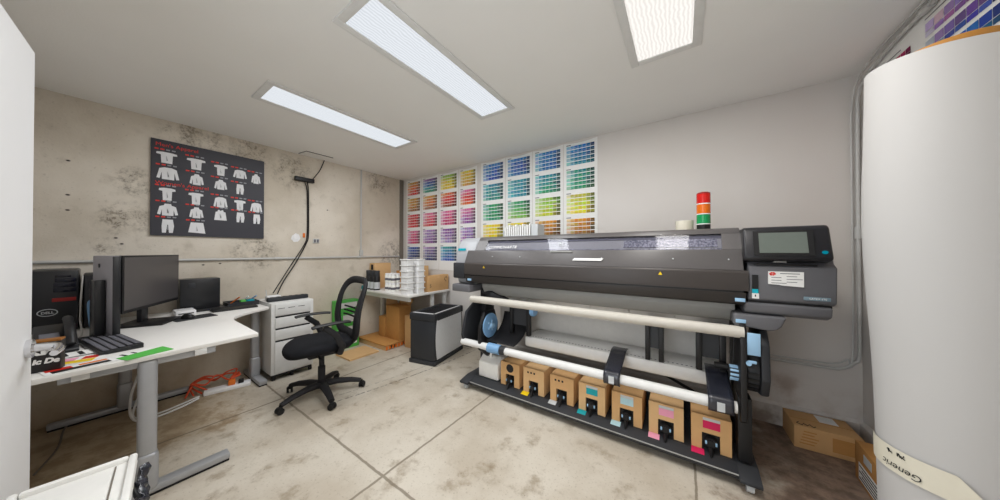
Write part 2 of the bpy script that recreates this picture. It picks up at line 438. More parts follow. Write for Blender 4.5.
rowC = [(TEE, .12, .5, .12, .13), (TEE, .345, .515, .12, .13), (LONG, .56, .53, .13, .12), (TEE, .745, .54, .11, .13), (LONG, .915, .55, .13, .115)]
rowD = [(HOOD, .125, .665, .17, .125), (HOOD, .35, .675, .13, .12), (TANK, .56, .68, .18, .12), (PANT, .75, .69, .14, .12), (PANT, .92, .695, .13, .12)]
rowE = [(PANT, .125, .83, .16, .14), (SHORT, .355, .845, .13, .12)]
for rr in (rowA, rowB, rowC, rowD, rowE):
    for g in rr:
        garment(*g)
        u, v = g[1] - .09, g[2] - .032
        for k in range(4):
            a = u + k * .042; pt.poly([pp(a, v), pp(a + .03, v), pp(a + .028, v + .014), pp(a, v + .014)], 3 if k < 2 else 2)
pt.text("Men's Apparel", .046, TX(pp(.03, .068), (0, 1, 0), (0, 0, 1)), 3)
pt.text("Women's Apparel", .046, TX(pp(.03, .468), (0, 1, 0), (0, 0, 1)), 3)
pt.keep = True
ob('apparel_poster', pt, ['poster_black', 'garment', 'garment_shade', 'red_print'], label='black poster of white garments with red headings on the concrete wall', cat='poster')

c1 = MB().tube([(XL + .016, -.35, 1.252), (XL + .016, 2.87, 1.256)], .0125, 12)
for y in (.2, 1.2, 2.18):
    c1.cyl((XL + .016, y - .03, 1.254), (XL + .016, y + .03, 1.254), .017, n=12)
ob('wall_conduit', c1, 'steel', label='long horizontal steel conduit along the concrete wall', cat='conduit')
cv = thing('wall_conduit', 'vertical steel conduit running up the concrete wall to the ceiling', 'conduit', (XL, 2.21, 1.29))
ob('pipe', MB().tube([(XL + .014, 2.21, 1.29), (XL + .014, 2.21, 2.56)], .011, 10), 'steel', cv)
ob('fitting', MB().box(XL + .001, XL + .034, 2.19, 2.235, 1.27, 1.36, b=.004), 'steel', cv)

pb = MB().box(XL + .002, XL + .05, 1.365, 1.575, 2.225, 2.275, b=.004)
ob('power_strip', pb, 'black_plastic', label='small black power strip mounted high on the concrete wall', cat='power strip')
ob('cable', MB().tube(smooth_path([(XL + .03, 1.5, 2.225), (XL + .02, 1.515, 2.12), (XL + .015, 1.52, 1.9), (XL + .015, 1.52, 1.55), (XL + .02, 1.49, 1.43), (XL + .03, 1.38, 1.2), (XL + .05, 1.25, .98), (XL + .12, 1.17, .845)]), .007, 6)
   .tube(smooth_path([(XL + .03, 1.47, 2.225), (XL + .02, 1.5, 2.12), (XL + .014, 1.507, 1.9), (XL + .014, 1.505, 1.55), (XL + .02, 1.47, 1.42), (XL + .03, 1.33, 1.17), (XL + .06, 1.2, .95), (XL + .12, 1.13, .86)]), .006, 6),
   'black_plastic', label='pair of black cables hanging from the high power strip down to the cabinet', cat='cable')
ob('cable', MB().tube(smooth_path([(XL + .03, 1.56, 2.275), (XL + .02, 1.64, 2.4), (XL + .02, 1.68, 2.5), (XL + .02, 1.7, 2.56)]), .006, 6), 'black_plastic',
   label='short black cable from the high power strip up to the ceiling', cat='cable')
ob('ceiling_wire', MB().tube([(-3.97, 1.4, H - .004), (-3.8, 1.42, H - .004), (-3.79, 1.72, H - .004)], .004, 6), 'black_plastic', label='thin dark wire bent at a right angle on the ceiling', cat='wire')
w = MB()
w.poly([(XL + .006, y, z) for y, z in ((1.345, 1.53), (1.385, 1.565), (1.42, 1.55), (1.435, 1.5), (1.41, 1.46), (1.365, 1.455), (1.335, 1.49))]).box(XL, XL + .008, 1.36, 1.41, 1.485, 1.535, b=.002)
ob('wall_patch', w, 'white_plastic', label='white plastic patch plate on the wall beside the hanging cables', cat='plate')
ob('wall_tag', MB().box(XL + .001, XL + .01, 1.462, 1.486, 1.515, 1.57, b=.002), 'orange', label='small orange tag behind the hanging black cables', cat='tag')
jb = thing('junction_box', 'small grey square outlet plate right of the hanging cables', 'outlet', (XL, 1.613, 1.44))
ob('plate', MB().box(XL + .001, XL + .012, 1.575, 1.65, 1.445, 1.505, b=.003), 'steel', jb)
ob('socket', MB().box(XL + .0122, XL + .016, 1.585, 1.606, 1.455, 1.495, b=.002).box(XL + .0122, XL + .016, 1.618, 1.64, 1.455, 1.495, b=.002), 'monitor_grey', jb)

# ------------------------------------------------------------------ desk
DZ = .77
desk = thing('corner_desk', 'large white L-shaped standing desk along the concrete wall', 'desk', (-3.2, .2, 0))
inner = [(-2.44, .63)] + [(p.x, p.y) for p in bez((-3.02, .635, 0), (-3.22, .64, 0), (-3.3, .7, 0), (-3.42, .86, 0), 10)] + [(-3.5, .985)]
top = [(-3.985, -.3), (-2.35, -.3)] + inner + [(-3.985, .985)]
ob('desktop', MB().prism(top, 'Z', DZ - .026, DZ, bev=.004), 'desk_white', desk)
ob('support_rail', MB().box(-2.47, -2.43, -.1, .42, DZ - .066, DZ - .027, b=.003), 'leg_grey', desk)
ob('support_rail', MB().box(-3.9, -3.86, -.1, .8, DZ - .066, DZ - .027, b=.003), 'leg_grey', desk)
ob('rail_bracket', MB().box(-2.432, -2.412, -.065, -.015, DZ - .06, DZ - .027, b=.002), 'white_paint_metal', desk)
ob('rail_bracket', MB().box(-2.432, -2.412, .33, .38, DZ - .06, DZ - .027, b=.002), 'white_paint_metal', desk)
def dleg(x, y, fx0, fx1, fy0, fy1, dx=.035, dy=.034, mat='leg_grey'):
    o = ob('leg', MB().box(x - dx, x + dx, y - dy, y + dy, .22, DZ - .028, b=.02, seg=3).box(x - dx - .006, x + dx + .006, y - dy - .006, y + dy + .006, .03, .235, b=.02, seg=3), mat, desk)
    ob('foot', MB().box(fx0, fx1, fy0, fy1, .012, .05, b=.008), mat, o)
    ob('foot_pad', MB().box(fx0 + .004, fx1 - .004, fy0 + .004, fy1 - .004, .0, .0125), 'rubber', o)
dleg(-2.44, .16, -2.475, -2.405, -.3, .485)
dleg(-3.9, .14, -3.935, -3.87, -.2, .5)
dleg(-3.72, .93, -3.97, -3.45, .897, .963, .034, .034)

# drawer cabinet beside the desk
cb = thing('drawer_cabinet', 'white metal drawer cabinet on casters at the end of the desk', 'cabinet', (-3.72, 1.175, 0))
cx0, cx1, cy0, cy1, cz0, cz1 = -3.98, -3.475, .995, 1.375, .065, .8
ob('body', MB().box(cx0, cx1, cy0, cy1, cz0, cz1, b=.004), 'white_paint_metal', cb)
zs = [.665, .54, .415, .08]
hi = [.785, .662, .537, .412]
for k, (a, b_) in enumerate(zip(zs, hi)):
    d = ob('drawer', MB().box(cx1 + .001, cx1 + .012, cy0 + .03, cy1 - .03, a + .003, b_ - (.014 if k else .0), b=.002), 'white_paint_metal', cb)
    if k: ob('finger_slot', MB().box(cx1 - .002, cx1 + .004, cy0 + .035, cy1 - .035, b_ - .013, b_ + .001), 'black_plastic', d)
    else: ob('vent_slot', MB().box(cx1 + .0122, cx1 + .0135, cy0 + .05, cy0 + .11, .74, .745).box(cx1 + .0122, cx1 + .0135, cy0 + .14, cy0 + .2, .74, .745).box(cx1 + .0122, cx1 + .0135, cy0 + .23, cy0 + .29, .74, .745), 'black_plastic', d)
ob('base_frame', MB().box(cx0 + .02, cx1 - .01, cy0 + .02, cy1 - .02, .045, .068), 'black_plastic', cb)
for x in (cx1 - .035, cx0 + .04):
    for y in (cy0 + .03, (cy0 + cy1) / 2, cy1 - .02):
        ob('caster', MB().cyl((x, y - .012, .024), (x, y + .012, .024), .024, n=16).box(x - .012, x + .012, y - .016, y + .016, .03, .05, b=.003), 'rubber', cb)

# ------------------------------------------------------------------ things on the desk
tw = thing('desktop_tower', 'black tower computer with an oval badge at the left end of the desk', 'computer', (-3.75, -.15, DZ))
ob('case', MB().box(-3.97, -3.62, -.26, -.07, DZ + .004, 1.205, b=.012), 'tower_black', tw)
ob('front_panel', MB().box(-3.618, -3.6, -.258, -.072, DZ + .01, 1.2, b=.006), 'tower_black', tw)
ob('drive_bay', MB().box(-3.602, -3.596, -.16, -.08, 1.12, 1.145, b=.002).box(-3.602, -3.596, -.165, -.08, 1.085, 1.115, b=.002).box(-3.602, -3.596, -.165, -.08, 1.05, 1.08, b=.002).box(-3.602, -3.596, -.16, -.1, 1.155, 1.167, b=.001), 'tower_panel', tw)
ob('card_reader', MB().box(-3.602, -3.596, -.17, -.08, .985, 1.01, b=.002), 'dark_red', tw)
Tb = TX((-3.594, -.185, .915), (0, 1, 0), (0, 0, 1))
bd = MB()
bd.tube([(.036 * math.cos(a * R(15)), .023 * math.sin(a * R(15)), 0) for a in range(24)], .0024, 6, closed=True, T=Tb)
bd.text('DELL', .021, Tb @ Matrix.Translation((0, -.0075, .001)), 0, align='CENTER', bold=.0006)
ob('badge', bd, 'label_grey', tw, label='pale oval badge')
t2 = thing('desktop_tower', 'plain black tower computer half hidden behind the upright grey monitor', 'computer', (-3.8, .02, DZ))
ob('case', MB().box(-3.97, -3.66, -.055, .055, DZ + .004, 1.165, b=.01), 'black_plastic', t2)
ob('front_panel', MB().box(-3.659, -3.645, -.05, .05, DZ + .01, 1.16, b=.004), 'bezel_black', t2)

# portrait monitor seen from behind
am = math.atan2(.07, .31)
Tm = TR(-3.0, .055, 0, am)
pm = thing('monitor', 'grey monitor turned upright, seen from behind, at the left of the keyboard', 'monitor', (-3.1, .02, DZ), am)
ob('back_shell', MB().box(-.315, 0, .0, .03, DZ + .012, 1.305, b=.006, T=Tm), 'shell_grey', pm)
ob('screen', MB().box(-.307, -.008, .0305, .034, DZ + .04, 1.297, T=Tm), 'bezel_black', pm)
ob('side_bezel', MB().box(.0005, .006, .002, .033, DZ + .032, 1.303, b=.002, T=Tm), 'tower_black', pm)
ob('badge', MB().cyl((-.2, -.001, 1.24), (-.2, -.003, 1.24), .014, n=20, T=Tm), 'charcoal', pm)
ob('stand', MB().box(-.16, -.08, -.045, -.003, DZ + .014, 1.15, b=.006, T=Tm), 'tower_black', pm)
ob('foot', MB().box(-.22, -.03, -.1, .06, DZ + .001, DZ + .014, b=.004, T=Tm), 'tower_black', pm)

# landscape monitor
mw = .68; al = math.atan2(.315, -.6)
Tl = TX((-3.2, .1, .9), (-.6, .315, 0), (0, 0, 1))      # local x along the screen, z towards the room
lm = thing('monitor', 'wide black monitor with a blank grey screen facing the room', 'monitor', (-3.55, .26, DZ), 0)
ob('shell', MB().box(0, mw, 0, .405, -.045, -.006, b=.008, T=Tl), 'tower_black', lm)
ob('bezel', MB().box(0, mw, 0, .405, -.005, .001, b=.002, T=Tl), 'black_plastic', lm)
ob('screen', MB().box(.012, mw - .014, .022, .392, .0012, .003, T=Tl), 'screen_off', lm)
ob('stand_neck', MB().box(mw / 2 - .04, mw / 2 + .04, -.115, .2, -.075, -.047, b=.005, T=Tl), 'tower_black', lm)
ob('stand_base', MB().box(mw / 2 - .17, mw / 2 + .12, -.129, -.114, -.15, .12, b=.006, T=Tl), 'black_plastic', lm)

kb = thing('keyboard', 'black computer keyboard lying near the desk edge below the upright monitor', 'keyboard', (-2.86, .045, DZ), R(9))
Tk = TR(-2.86, .045, DZ, R(9))
ob('keyboard_body', MB().prism([(-.075, .001), (-.075, .014), (.075, .028), (.075, .001)], 'X', -.25, .25, bev=.003, T=Tk), 'tower_black', kb)
ky = MB()
for r_ in range(5):
    for c_ in range(15):
        x = -.235 + c_ * .0315; y = -.06 + r_ * .0265; z = .0155 + (y + .075) * .0933
        ky.box(x, x + .026, y, y + .021, z, z + .006, b=.0015, T=Tk, seg=1)
ob('keys', ky, 'monitor_grey', kb)

ph = thing('desk_phone', 'black desk phone with a raised handset, left of the keyboard', 'phone', (-2.93, -.125, DZ))
Tq = TR(-2.93, -.125, DZ, R(5))
ob('phone_base', MB().prism([(-.11, .001), (-.11, .02), (.11, .14), (.11, .001)], 'X', -.065, .065, bev=.006, T=Tq @ Matrix.Rotation(R(90), 4, 'Z')), 'tower_black', ph)
ob('handset', MB().tube(smooth_path([(-.11, .04, .165), (-.06, .04, .162), (.04, .04, .11), (.1, .04, .045)]), .018, 10, T=Tq), 'black_plastic', ph)
ob('keypad', MB().box(-.06, .06, -.05, .01, .082, .086, b=.002, T=Tq @ Matrix.Rotation(R(28), 4, 'Y')), 'monitor_grey', ph)
ob('cable', MB().tube(smooth_path([(-3.55, -.02, DZ + .006), (-3.45, -.03, DZ + .2), (-3.42, .0, DZ + .22), (-3.38, .03, DZ + .19), (-3.36, .02, DZ + .01)]), .006, 6), 'blue_plastic', label='short blue cable looped behind the upright monitor', cat='cable')
ob('cable', MB().tube(smooth_path([(-3.59, -.055, 1.16), (-3.5, -.06, 1.0), (-3.4, -.06, DZ + .1), (-3.2, -.06, DZ + .01), (-3.13, -.2, DZ + .006)]), .004, 6), 'cord_grey', label='thin pale cable draped down beside the black tower', cat='cable')

ob('flyer', MB().add([(-2.46, .06, DZ + .003), (-2.375, .09, DZ + .003), (-2.43, .25, DZ + .004), (-2.54, .22, DZ + .006), (-2.46, .06, DZ + .001), (-2.375, .09, DZ + .001), (-2.43, .25, DZ + .001), (-2.54, .22, DZ + .001)],
   [(0, 1, 2, 3), (4, 7, 6, 5), (0, 4, 5, 1), (1, 5, 6, 2), (2, 6, 7, 3), (3, 7, 4, 0)]), 'green', label='bright green flyer on the front edge of the desk', cat='flyer')
def sheet(x, y, rz, a, b, mat, z, label, stripes=()):
    T = TR(x, y, 0, rz); q = MB().box(-a / 2, a / 2, -b / 2, b / 2, z, z + .0015, 0, T=T)
    mats = [mat]
    for (u0, u1, v0, v1, mm) in stripes:
        if mm not in mats: mats.append(mm)
        q.box(a * (u0 - .5), a * (u1 - .5), b * (v0 - .5), b * (v1 - .5), z + .0016, z + .002, mats.index(mm), T=T)
    ob('flyer', q, mats, label=label, cat='flyer')
sheet(-2.45, -.04, R(12), .11, .2, 'paper_white', DZ + .001, 'white flyer with red and black print beside the black sign card', ((.1, .5, .05, .4, 'red'), (.5, .9, .1, .9, 'black_plastic'), (.15, .4, .5, .9, 'orange')))
sheet(-2.6, -.06, R(-15), .14, .17, 'paper_white', DZ + .001, 'flyer with pink and yellow print below the desk phone', ((.1, .6, .1, .5, 'pink'), (.55, .95, .3, .9, 'yellow'), (.1, .5, .6, .9, 'red')))
sheet(-2.74, -.07, R(8), .12, .17, 'paper_white', DZ + .0055, 'white notes with black lines next to the desk phone', ((.1, .9, .1, .2, 'ink'), (.1, .8, .35, .42, 'ink'), (.1, .9, .6, .7, 'ink')))
sheet(-2.5, .12, R(20), .1, .13, 'paper_white', DZ + .001, 'small white printed note tucked behind the green flyer', ((.1, .9, .2, .3, 'ink'), (.1, .7, .5, .58, 'ink')))
sg = MB(); Ts = TX((-2.49, -.225, DZ + .001), (.2, .98, 0), (0, 0, 1))
sg.box(0, .135, 0, .138, -.05, 0, 0, b=.002, T=Ts)
sg.box(.0, .135, .138, .146, -.05, 0, 2, T=Ts)
sg.text('KM', .058, Ts @ Matrix.Translation((.131, .082, .001)), 1, sx=1.05, bold=.003, align='RIGHT')
sg.text('ic De', .031, Ts @ Matrix.Translation((.131, .04, .001)), 1, shear=.2, sx=1.0, bold=.002, align='RIGHT')
ob('sign_card', sg, ['sign_black', 'paper_white', 'wood_edge'], label='black box card with bold white letters by the door handle', cat='box')

ob('mouse_pad', MB().prism([(-3.34, .36), (-3.4, .6), (-3.57, .58), (-3.51, .33)], 'Z', DZ + .001, DZ + .005), 'charcoal', label='dark grey mouse pad lying before the wide monitor', cat='mouse pad')
ms = thing('mouse', 'black computer mouse on the dark mouse pad', 'mouse', (-3.45, .4, DZ + .005))
ob('mouse_body', MB().lathe([(.001, .036), (.018, .033), (.03, .022), (.034, .008), (.033, 0)], (0, 0, 0), 20, T=TR(-3.45, .43, DZ + .005, R(20)) @ Matrix.Diagonal((1.6, 1, 1, 1))), 'black_plastic', ms)
ob('scroll_wheel', MB().cyl((-3.422, .434, DZ + .036), (-3.418, .446, DZ + .036), .007, n=12), 'monitor_grey', ms)
hb = thing('label_printer', 'low white device on the desk under the wide monitor', 'device', (-3.62, .29, DZ))
ob('device_body', MB().box(-3.78, -3.6, .38, .5, DZ + .002, DZ + .045, b=.006), 'white_plastic', hb)
ob('slot', MB().box(-3.6, -3.598, .395, .485, DZ + .018, DZ + .026), 'charcoal', hb)

sp = thing('small_computer', 'small black desktop computer against the wall, right of the wide monitor', 'computer', (-3.87, .56, DZ))
ob('case', MB().box(-3.97, -3.8, .425, .685, DZ + .022, 1.075, b=.005), 'tower_black', sp)
ob('recess', MB().box(-3.801, -3.797, .475, .52, .99, 1.04, b=.001), 'charcoal', sp)
ob('stand_tray', MB().box(-3.985, -3.74, .4, .72, DZ + .001, DZ + .021, b=.004), 'black_plastic', sp)
ob('keyboard', MB().box(-3.72, -3.58, .6, .92, DZ + .001, DZ + .018, b=.005), 'black_plastic', label='slim black keyboard in front of the small black computer', cat='keyboard')

tr = thing('desk_tray', 'black tray of office odds and ends at the back of the desk', 'tray', (-3.87, .84, DZ))
tb = MB().box(-3.97, -3.76, .735, .975, DZ + .001, DZ + .008)
for a in ((-3.97, -3.962, .735, .975), (-3.768, -3.76, .735, .975), (-3.962, -3.768, .735, .743), (-3.962, -3.768, .967, .975)): tb.box(*a, DZ + .008, DZ + .045)
ob('tray_body', tb, 'charcoal', tr)
ob('tape_roll', MB().lathe([(.018, 0), (.034, 0), (.034, .045), (.018, .045), (.018, .001)], (-3.82, .915, DZ + .009), 20), 'cyan', label='teal roll of tape in the black desk tray', cat='tape roll')
ob('notepad', MB().box(-3.85, -3.79, .835, .875, DZ + .009, DZ + .06, b=.002), 'green', label='small green pad standing in the black desk tray', cat='notepad')
for i, (y, c_, l) in enumerate(((.81, 'orange', 'orange'), (.88, 'paper_white', 'white'), (.945, 'blue_plastic', 'blue'))):
    ob('pen', MB().tube([(-3.93, y - .03, DZ + .014), (-3.9, y + .0, DZ + .05), (-3.86, y + .03, DZ + .085)], .007, 8), c_, label=l + ' pen sticking out of the black desk tray', cat='pen', group='pens in the desk tray')

ps = thing('power_strip', 'dark grey power strip lying on top of the drawer cabinet', 'power strip', (-3.6, 1.18, cz1))
ob('strip_body', MB().box(-3.65, -3.59, 1.0, 1.37, cz1 + .001, cz1 + .045, b=.008), 'charcoal', ps)
so = MB()
for k in range(6): so.cyl((-3.62, 1.04 + k * .056, cz1 + .0452), (-3.62, 1.04 + k * .056, cz1 + .048), .016, n=16)
ob('socket', so, 'black_plastic', ps)
ad = thing('power_adapter', 'white power adapter sitting behind the power strip on the cabinet', 'adapter', (-3.72, 1.08, cz1))
ob('adapter_body', MB().box(-3.76, -3.68, 1.02, 1.14, cz1 + .001, cz1 + .055, b=.008), 'white_plastic', ad)
ob('antenna', MB().tube([(-3.74, 1.03, cz1 + .05), (-3.745, 1.025, cz1 + .12)], .004, 6), 'label_grey', ad)

# below the desk
fs_ = thing('power_strip', 'white power strip on the floor below the desk, orange plug in it', 'power strip', (-3.72, .73, 0), R(8))
Tf = TR(-3.66, .72, 0, R(-14))
ob('strip_body', MB().box(-.05, .05, -.16, .16, .001, .036, b=.006, T=Tf), 'white_plastic', fs_)
ob('plug', MB().box(-.022, .022, -.0, .05, .037, .085, b=.006, T=Tf), 'orange', fs_)
ob('plug', MB().box(-.022, .022, .07, .11, .037, .07, b=.006, T=Tf), 'black_plastic', fs_)
oc = MB()
for k in range(4):
    random.seed(30 + k)
    oc.tube(smooth_path([(-3.7, .45 + .05 * k, .02)] + [(-3.78 + random.uniform(-.08, .06), .5 + .08 * j, .05 + random.uniform(0, .09)) for j in range(5)] + [(-3.67, .735, .09)]), .007, 6)
ob('extension_cord', oc, 'cord_orange', label='tangled orange cords behind the white floor power strip', cat='cord')
ob('cable', MB().tube(smooth_path([(-3.62, .52, .012), (-3.55, .42, .01), (-3.5, .28, .01), (-3.55, .17, .02), (-3.75, .16, .12), (-3.87, .21, .3)]), .008, 6)
   .tube(smooth_path([(-3.66, .53, .014), (-3.6, .4, .01), (-3.56, .27, .01), (-3.62, .17, .02), (-3.8, .2, .1)]), .007, 6), 'paper_white', label='white cables curling along the floor under the desk', cat='cable')
ob('cable', MB().tube(smooth_path([(-3.95, .35, DZ - .06), (-3.95, .55, .48), (-3.92, .75, .42), (-3.85, .88, .46)]), .006, 6), 'black_plastic', label='black cable sagging between the desk legs', cat='cable')
ob('cable', MB().tube(smooth_path([(-3.98, -.1, .02), (-3.8, -.13, .006), (-3.5, -.14, .006), (-3.2, -.2, .006)]), .005, 6), 'brownish', label='thin brown cable on the floor beneath the near desk end', cat='cable')

# ------------------------------------------------------------------ slim waste bin in the foreground
bn = thing('waste_bin', 'slim white lidded waste bin in front of the open door', 'bin', (-1.32, -.05, 0), DA)
Tn = TR(-1.585, .085, 0, DA)           # local origin = far left corner of the lid
L_, W_ = .56, .225
bb = MB().prism([(.02, -.2), (L_ - .02, -.2), (L_ - .02, -.02), (.02, -.02)], 'Z', .002, .585, bev=.02, T=Tn)
ob('bin_body', bb, 'bin_white', bn)
ld = MB().box(0, L_, -W_, 0, .59, .618, b=.012, T=Tn, seg=3)
for a in ((0, L_, -.018, 0), (0, L_, -W_, -W_ + .018), (0, .022, -W_ + .018, -.018), (L_ - .022, L_, -W_ + .018, -.018)): ld.box(*a, .612, .632, b=.007, T=Tn)
ob('lid', ld, 'bin_white', bn)
ob('flap', MB().box(.05, L_ - .05, -W_ + .03, -.045, .6185, .624, b=.003, T=Tn), 'bin_white', bn)
ob('flap_gap', MB().box(.03, L_ - .05, -.044, -.0405, .6183, .6195, T=Tn), 'brownish', bn)
def bagf(u, v):
    a = u * L_ * .9; wz = .007 * math.sin(u * 41 + v * 9) + .008 * math.sin(u * 73 - v * 17)
    return (a + .01, .012 + wz + .006 * math.sin(v * 14), .585 - v * .27 + .012 * math.sin(u * 30))
bg = MB().grid(bagf, 60, 14, T=Tn); bo = ob('bin_liner', bg, 'bag_black', bn, label='crumpled black bag')
sm = bo.modifiers.new('thick', 'SOLIDIFY'); sm.thickness = .003

# ------------------------------------------------------------------ office chair
ch = thing('office_chair', 'black office chair with mesh back and armrests in the middle of the floor', 'chair', (0, 0, 0), 0, local=True)
sb = MB()
for k in range(5):
    a = R(-74 + 72 * k); c_, s_ = math.cos(a), math.sin(a)
    lg = MB().tube([(c_ * .03, s_ * .03, .105), (c_ * .12, s_ * .12, .108), (c_ * .24, s_ * .24, .092), (c_ * .325, s_ * .325, .068)], [.038, .034, .028, .024], 10, flat=.8, upv=(0, 0, 1))
    lo = ob('base_leg', lg, 'soft_black', ch)
    T = Matrix.Translation((c_ * .335, s_ * .335, 0)) @ Matrix.Rotation(a + .6 * k, 4, 'Z')
    ob('caster', MB().cyl((0, -.024, .026), (0, -.006, .026), .026, n=18, T=T).cyl((0, .006, .026), (0, .024, .026), .026, n=18, T=T)
       .box(-.018, .018, -.02, .02, .035, .058, b=.008, T=T).cyl((0, 0, .05), (-.005, 0, .075), .008, n=10, T=T), 'rubber', lo)
ob('gas_column', MB().cyl((0, 0, .075), (0, 0, .27), .03, n=20).cyl((0, 0, .27), (0, 0, .4), .022, n=20).lathe([(.05, 0), (.05, .03), (.036, .06)], (0, 0, .08), 20), 'soft_black', ch)
ob('seat_mechanism', MB().box(-.08, .08, -.12, .14, .375, .42, b=.01).tube([(.08, -.05, .395), (.2, -.06, .39)], .008, 8), 'soft_black', ch)
def seatf(u, v):
    th = u * 2 * math.pi; ph_ = (v - .5) * math.pi
    cx = abs(math.cos(ph_)) ** .5; sx_ = math.copysign(abs(math.sin(ph_)) ** .75, math.sin(ph_))
    a = math.copysign(abs(math.cos(th)) ** .72, math.cos(th)); b = math.copysign(abs(math.sin(th)) ** .72, math.sin(th))
    x = .265 * a * cx; y = .265 * b * cx - .02
    z = .478 + .055 * sx_
    z -= .03 * max(0, (-y - .1) / .18) ** 2
    z += .012 * (x / .26) ** 2
    return (x, y, z)
ob('seat', MB().grid(seatf, 48, 16), 'fabric_black', ch, ang=80)
for s_ in (-1, 1):
    ar = ob('armrest_support', MB().tube([(s_ * .19, .06, .425), (s_ * .262, .07, .43), (s_ * .3, .08, .5), (s_ * .292, .03, .61), (s_ * .285, -.06, .69)], [.02, .026, .03, .026, .024], 10, flat=.55, upv=(1, 0, 0)), 'soft_black', ch)
    ob('armrest_pad', MB().tube(smooth_path([(s_ * .285, -.15, .698), (s_ * .286, -.11, .705), (s_ * .284, .0, .71), (s_ * .275, .11, .706), (s_ * .27, .15, .698)], 4), [.012] + [.03] * 15 + [.012], 12, flat=.42, upv=(0, 0, 1)), 'black_plastic', ar)
# back: outer frame, mesh, lumbar bar, spine
def bk(u, z):      # u -1..1 across, z height -> world-ish point
    t = (z - .5) / .6
    return Vector((u, .235 + .13 * t - .05 * math.sin(t * 3.1) + .0 - .35 * (u * u), z))
loop = []
for i in range(56):
    a = 2 * math.pi * i / 56; ca, sa = math.cos(a), math.sin(a)
    z = .785 + .26 * math.copysign(abs(sa) ** .5, sa)
    wd = .25 + .02 * max(0, min(1, (z - .52) / .4))
    loop.append(bk(wd * math.copysign(abs(ca) ** .5, ca), z))
ob('back_frame', MB().tube(loop, [.036 + .018 * min(1, max(0, (1.05 - p.z) / .4)) for p in loop], 10, closed=True, flat=.5, upv=(0, 1, 0)), 'soft_black', ch)
def meshf(u, v):
    z = .54 + v * .49; wd = .22 + .02 * max(0, min(1, (z - .52) / .4)); return bk((u * 2 - 1) * wd, z)
ob('back_mesh', MB().grid(meshf, 10, 14), 'chair_mesh', ch)
lb = MB()
for z in (.69, .73, .77): lb.tube([bk(-.19 + .38 * k / 8, z) + Vector((0, .03, 0)) for k in range(9)], .009, 8)
ob('lumbar_bar', lb, 'soft_black', ch)
ob('back_spine', MB().tube([(0, .1, .4), (0, .22, .41), (0, .285, .46), (0, .3, .56), (0, .31, .7)], [.03, .035, .035, .03, .02], 10, flat=.5, upv=(1, 0, 0)), 'soft_black', ch)
ch.location = (-2.79, 1.175, 0); ch.rotation_euler = (0, 0, R(-8))

# ------------------------------------------------------------------ corner table and what stands on it
TZ = .78
tb_ = thing('corner_table', 'white table in the corner stacked with white tubs and bottles', 'table', (-3.34, 2.56, 0))
ob('table_top', MB().box(-3.985, -2.86, 2.19, 2.925, TZ - .03, TZ, b=.003), 'desk_white', tb_)
for y in (2.235, 2.88): ob('apron', MB().box(-3.93, -2.9, y, y + .025, TZ - .09, TZ - .031), 'white_paint_metal', tb_)
for x, y in ((-3.9, 2.5), (-2.93, 2.64), (-3.9, 2.88), (-2.93, 2.88)):
    ob('leg', MB().box(x - .022, x + .022, y - .022, y + .022, 0, TZ - .031, b=.003), 'white_paint_metal', tb_)

bt = thing('bottle', 'x', 'bottle', (0, 0, 0), local=True)
ob('bottle_body', MB().lathe([(.0, 0), (.042, 0), (.044, .01), (.044, .19), (.035, .205)], n=18), 'black_plastic', bt)
ob('cap', MB().lathe([(.038, .195), (.04, .2), (.04, .275), (.037, .28)], n=18), 'charcoal', bt)
ob('bottle_label', MB().lathe([(.0445, .02), (.0448, .025), (.0448, .11), (.0445, .115)], n=18), 'label_grey', bt)
bl = [('black capped bottle at the left end of the row on the corner table', (-3.86, 2.26)), ('second black capped bottle from the left on the corner table', (-3.765, 2.265)),
      ('black capped bottle at the right end of the row, next to the white jars', (-3.67, 2.265))]
for i, (l, (x, y)) in enumerate(bl):
    q = bt if i == 0 else dup(bt)
    q.location = (x, y, TZ + .0005); q['label'] = l; q['group'] = 'black bottles on the corner table'
wb = thing('jar', 'x', 'jar', (0, 0, 0), local=True)
ob('jar_body', MB().lathe([(0, 0), (.031, 0), (.033, .006), (.033, .09), (.026, .1)], n=16), 'jug', wb)
ob('lid', MB().lathe([(.028, .098), (.03, .1), (.03, .122), (.027, .125)], n=16), 'white_plastic', wb)
ob('label_band', MB().lathe([(.0332, .03), (.0336, .032), (.0336, .06), (.0332, .062)], n=16), 'monitor_grey', wb)
k = 0
for lv, ln in ((0, 'bottom'), (1, 'top')):
    for r_, rn in ((0, 'front'), (1, 'rear')):
        for c_ in range(3):
            q = wb if k == 0 else dup(wb)
            q.location = (-3.445 + c_ * .068, 2.285 + r_ * .068, TZ + .0005 + lv * .1255)
            q['label'] = 'small white jar, %s of the %s row, %s layer, beside the black bottles' % (('left', 'middle', 'right')[c_], rn, ln)
            q['group'] = 'small white jars on the corner table'; k += 1
tub = thing('tub', 'x', 'tub', (0, 0, 0), local=True)
ob('tub_body', MB().prism([(-.066, -.05), (.066, -.05), (.066, .05), (-.066, .05)], 'Z', .0, .06, bev=.008), 'white_plastic', tub)
ob('lid', MB().box(-.076, .076, -.06, .06, .0605, .0758, b=.004), 'paper_white', tub)
k = 0; words = ['bottom', 'second from bottom', 'third from bottom', 'third from top', 'second from top', 'topmost']
for (x, y, nm) in ((-2.985, 2.265, 'left front'), (-2.95, 2.415, 'right rear')):
    for lv in range(6):
        q = tub if k == 0 else dup(tub)
        q.location = (x, y, TZ + .0005 + lv * .0762); q.rotation_euler = (0, 0, R(random.uniform(-3, 3)))
        q['label'] = 'white lidded tub, %s in the %s stack on the corner table' % (words[lv], nm); q['group'] = 'white tubs stacked on the corner table'; k += 1
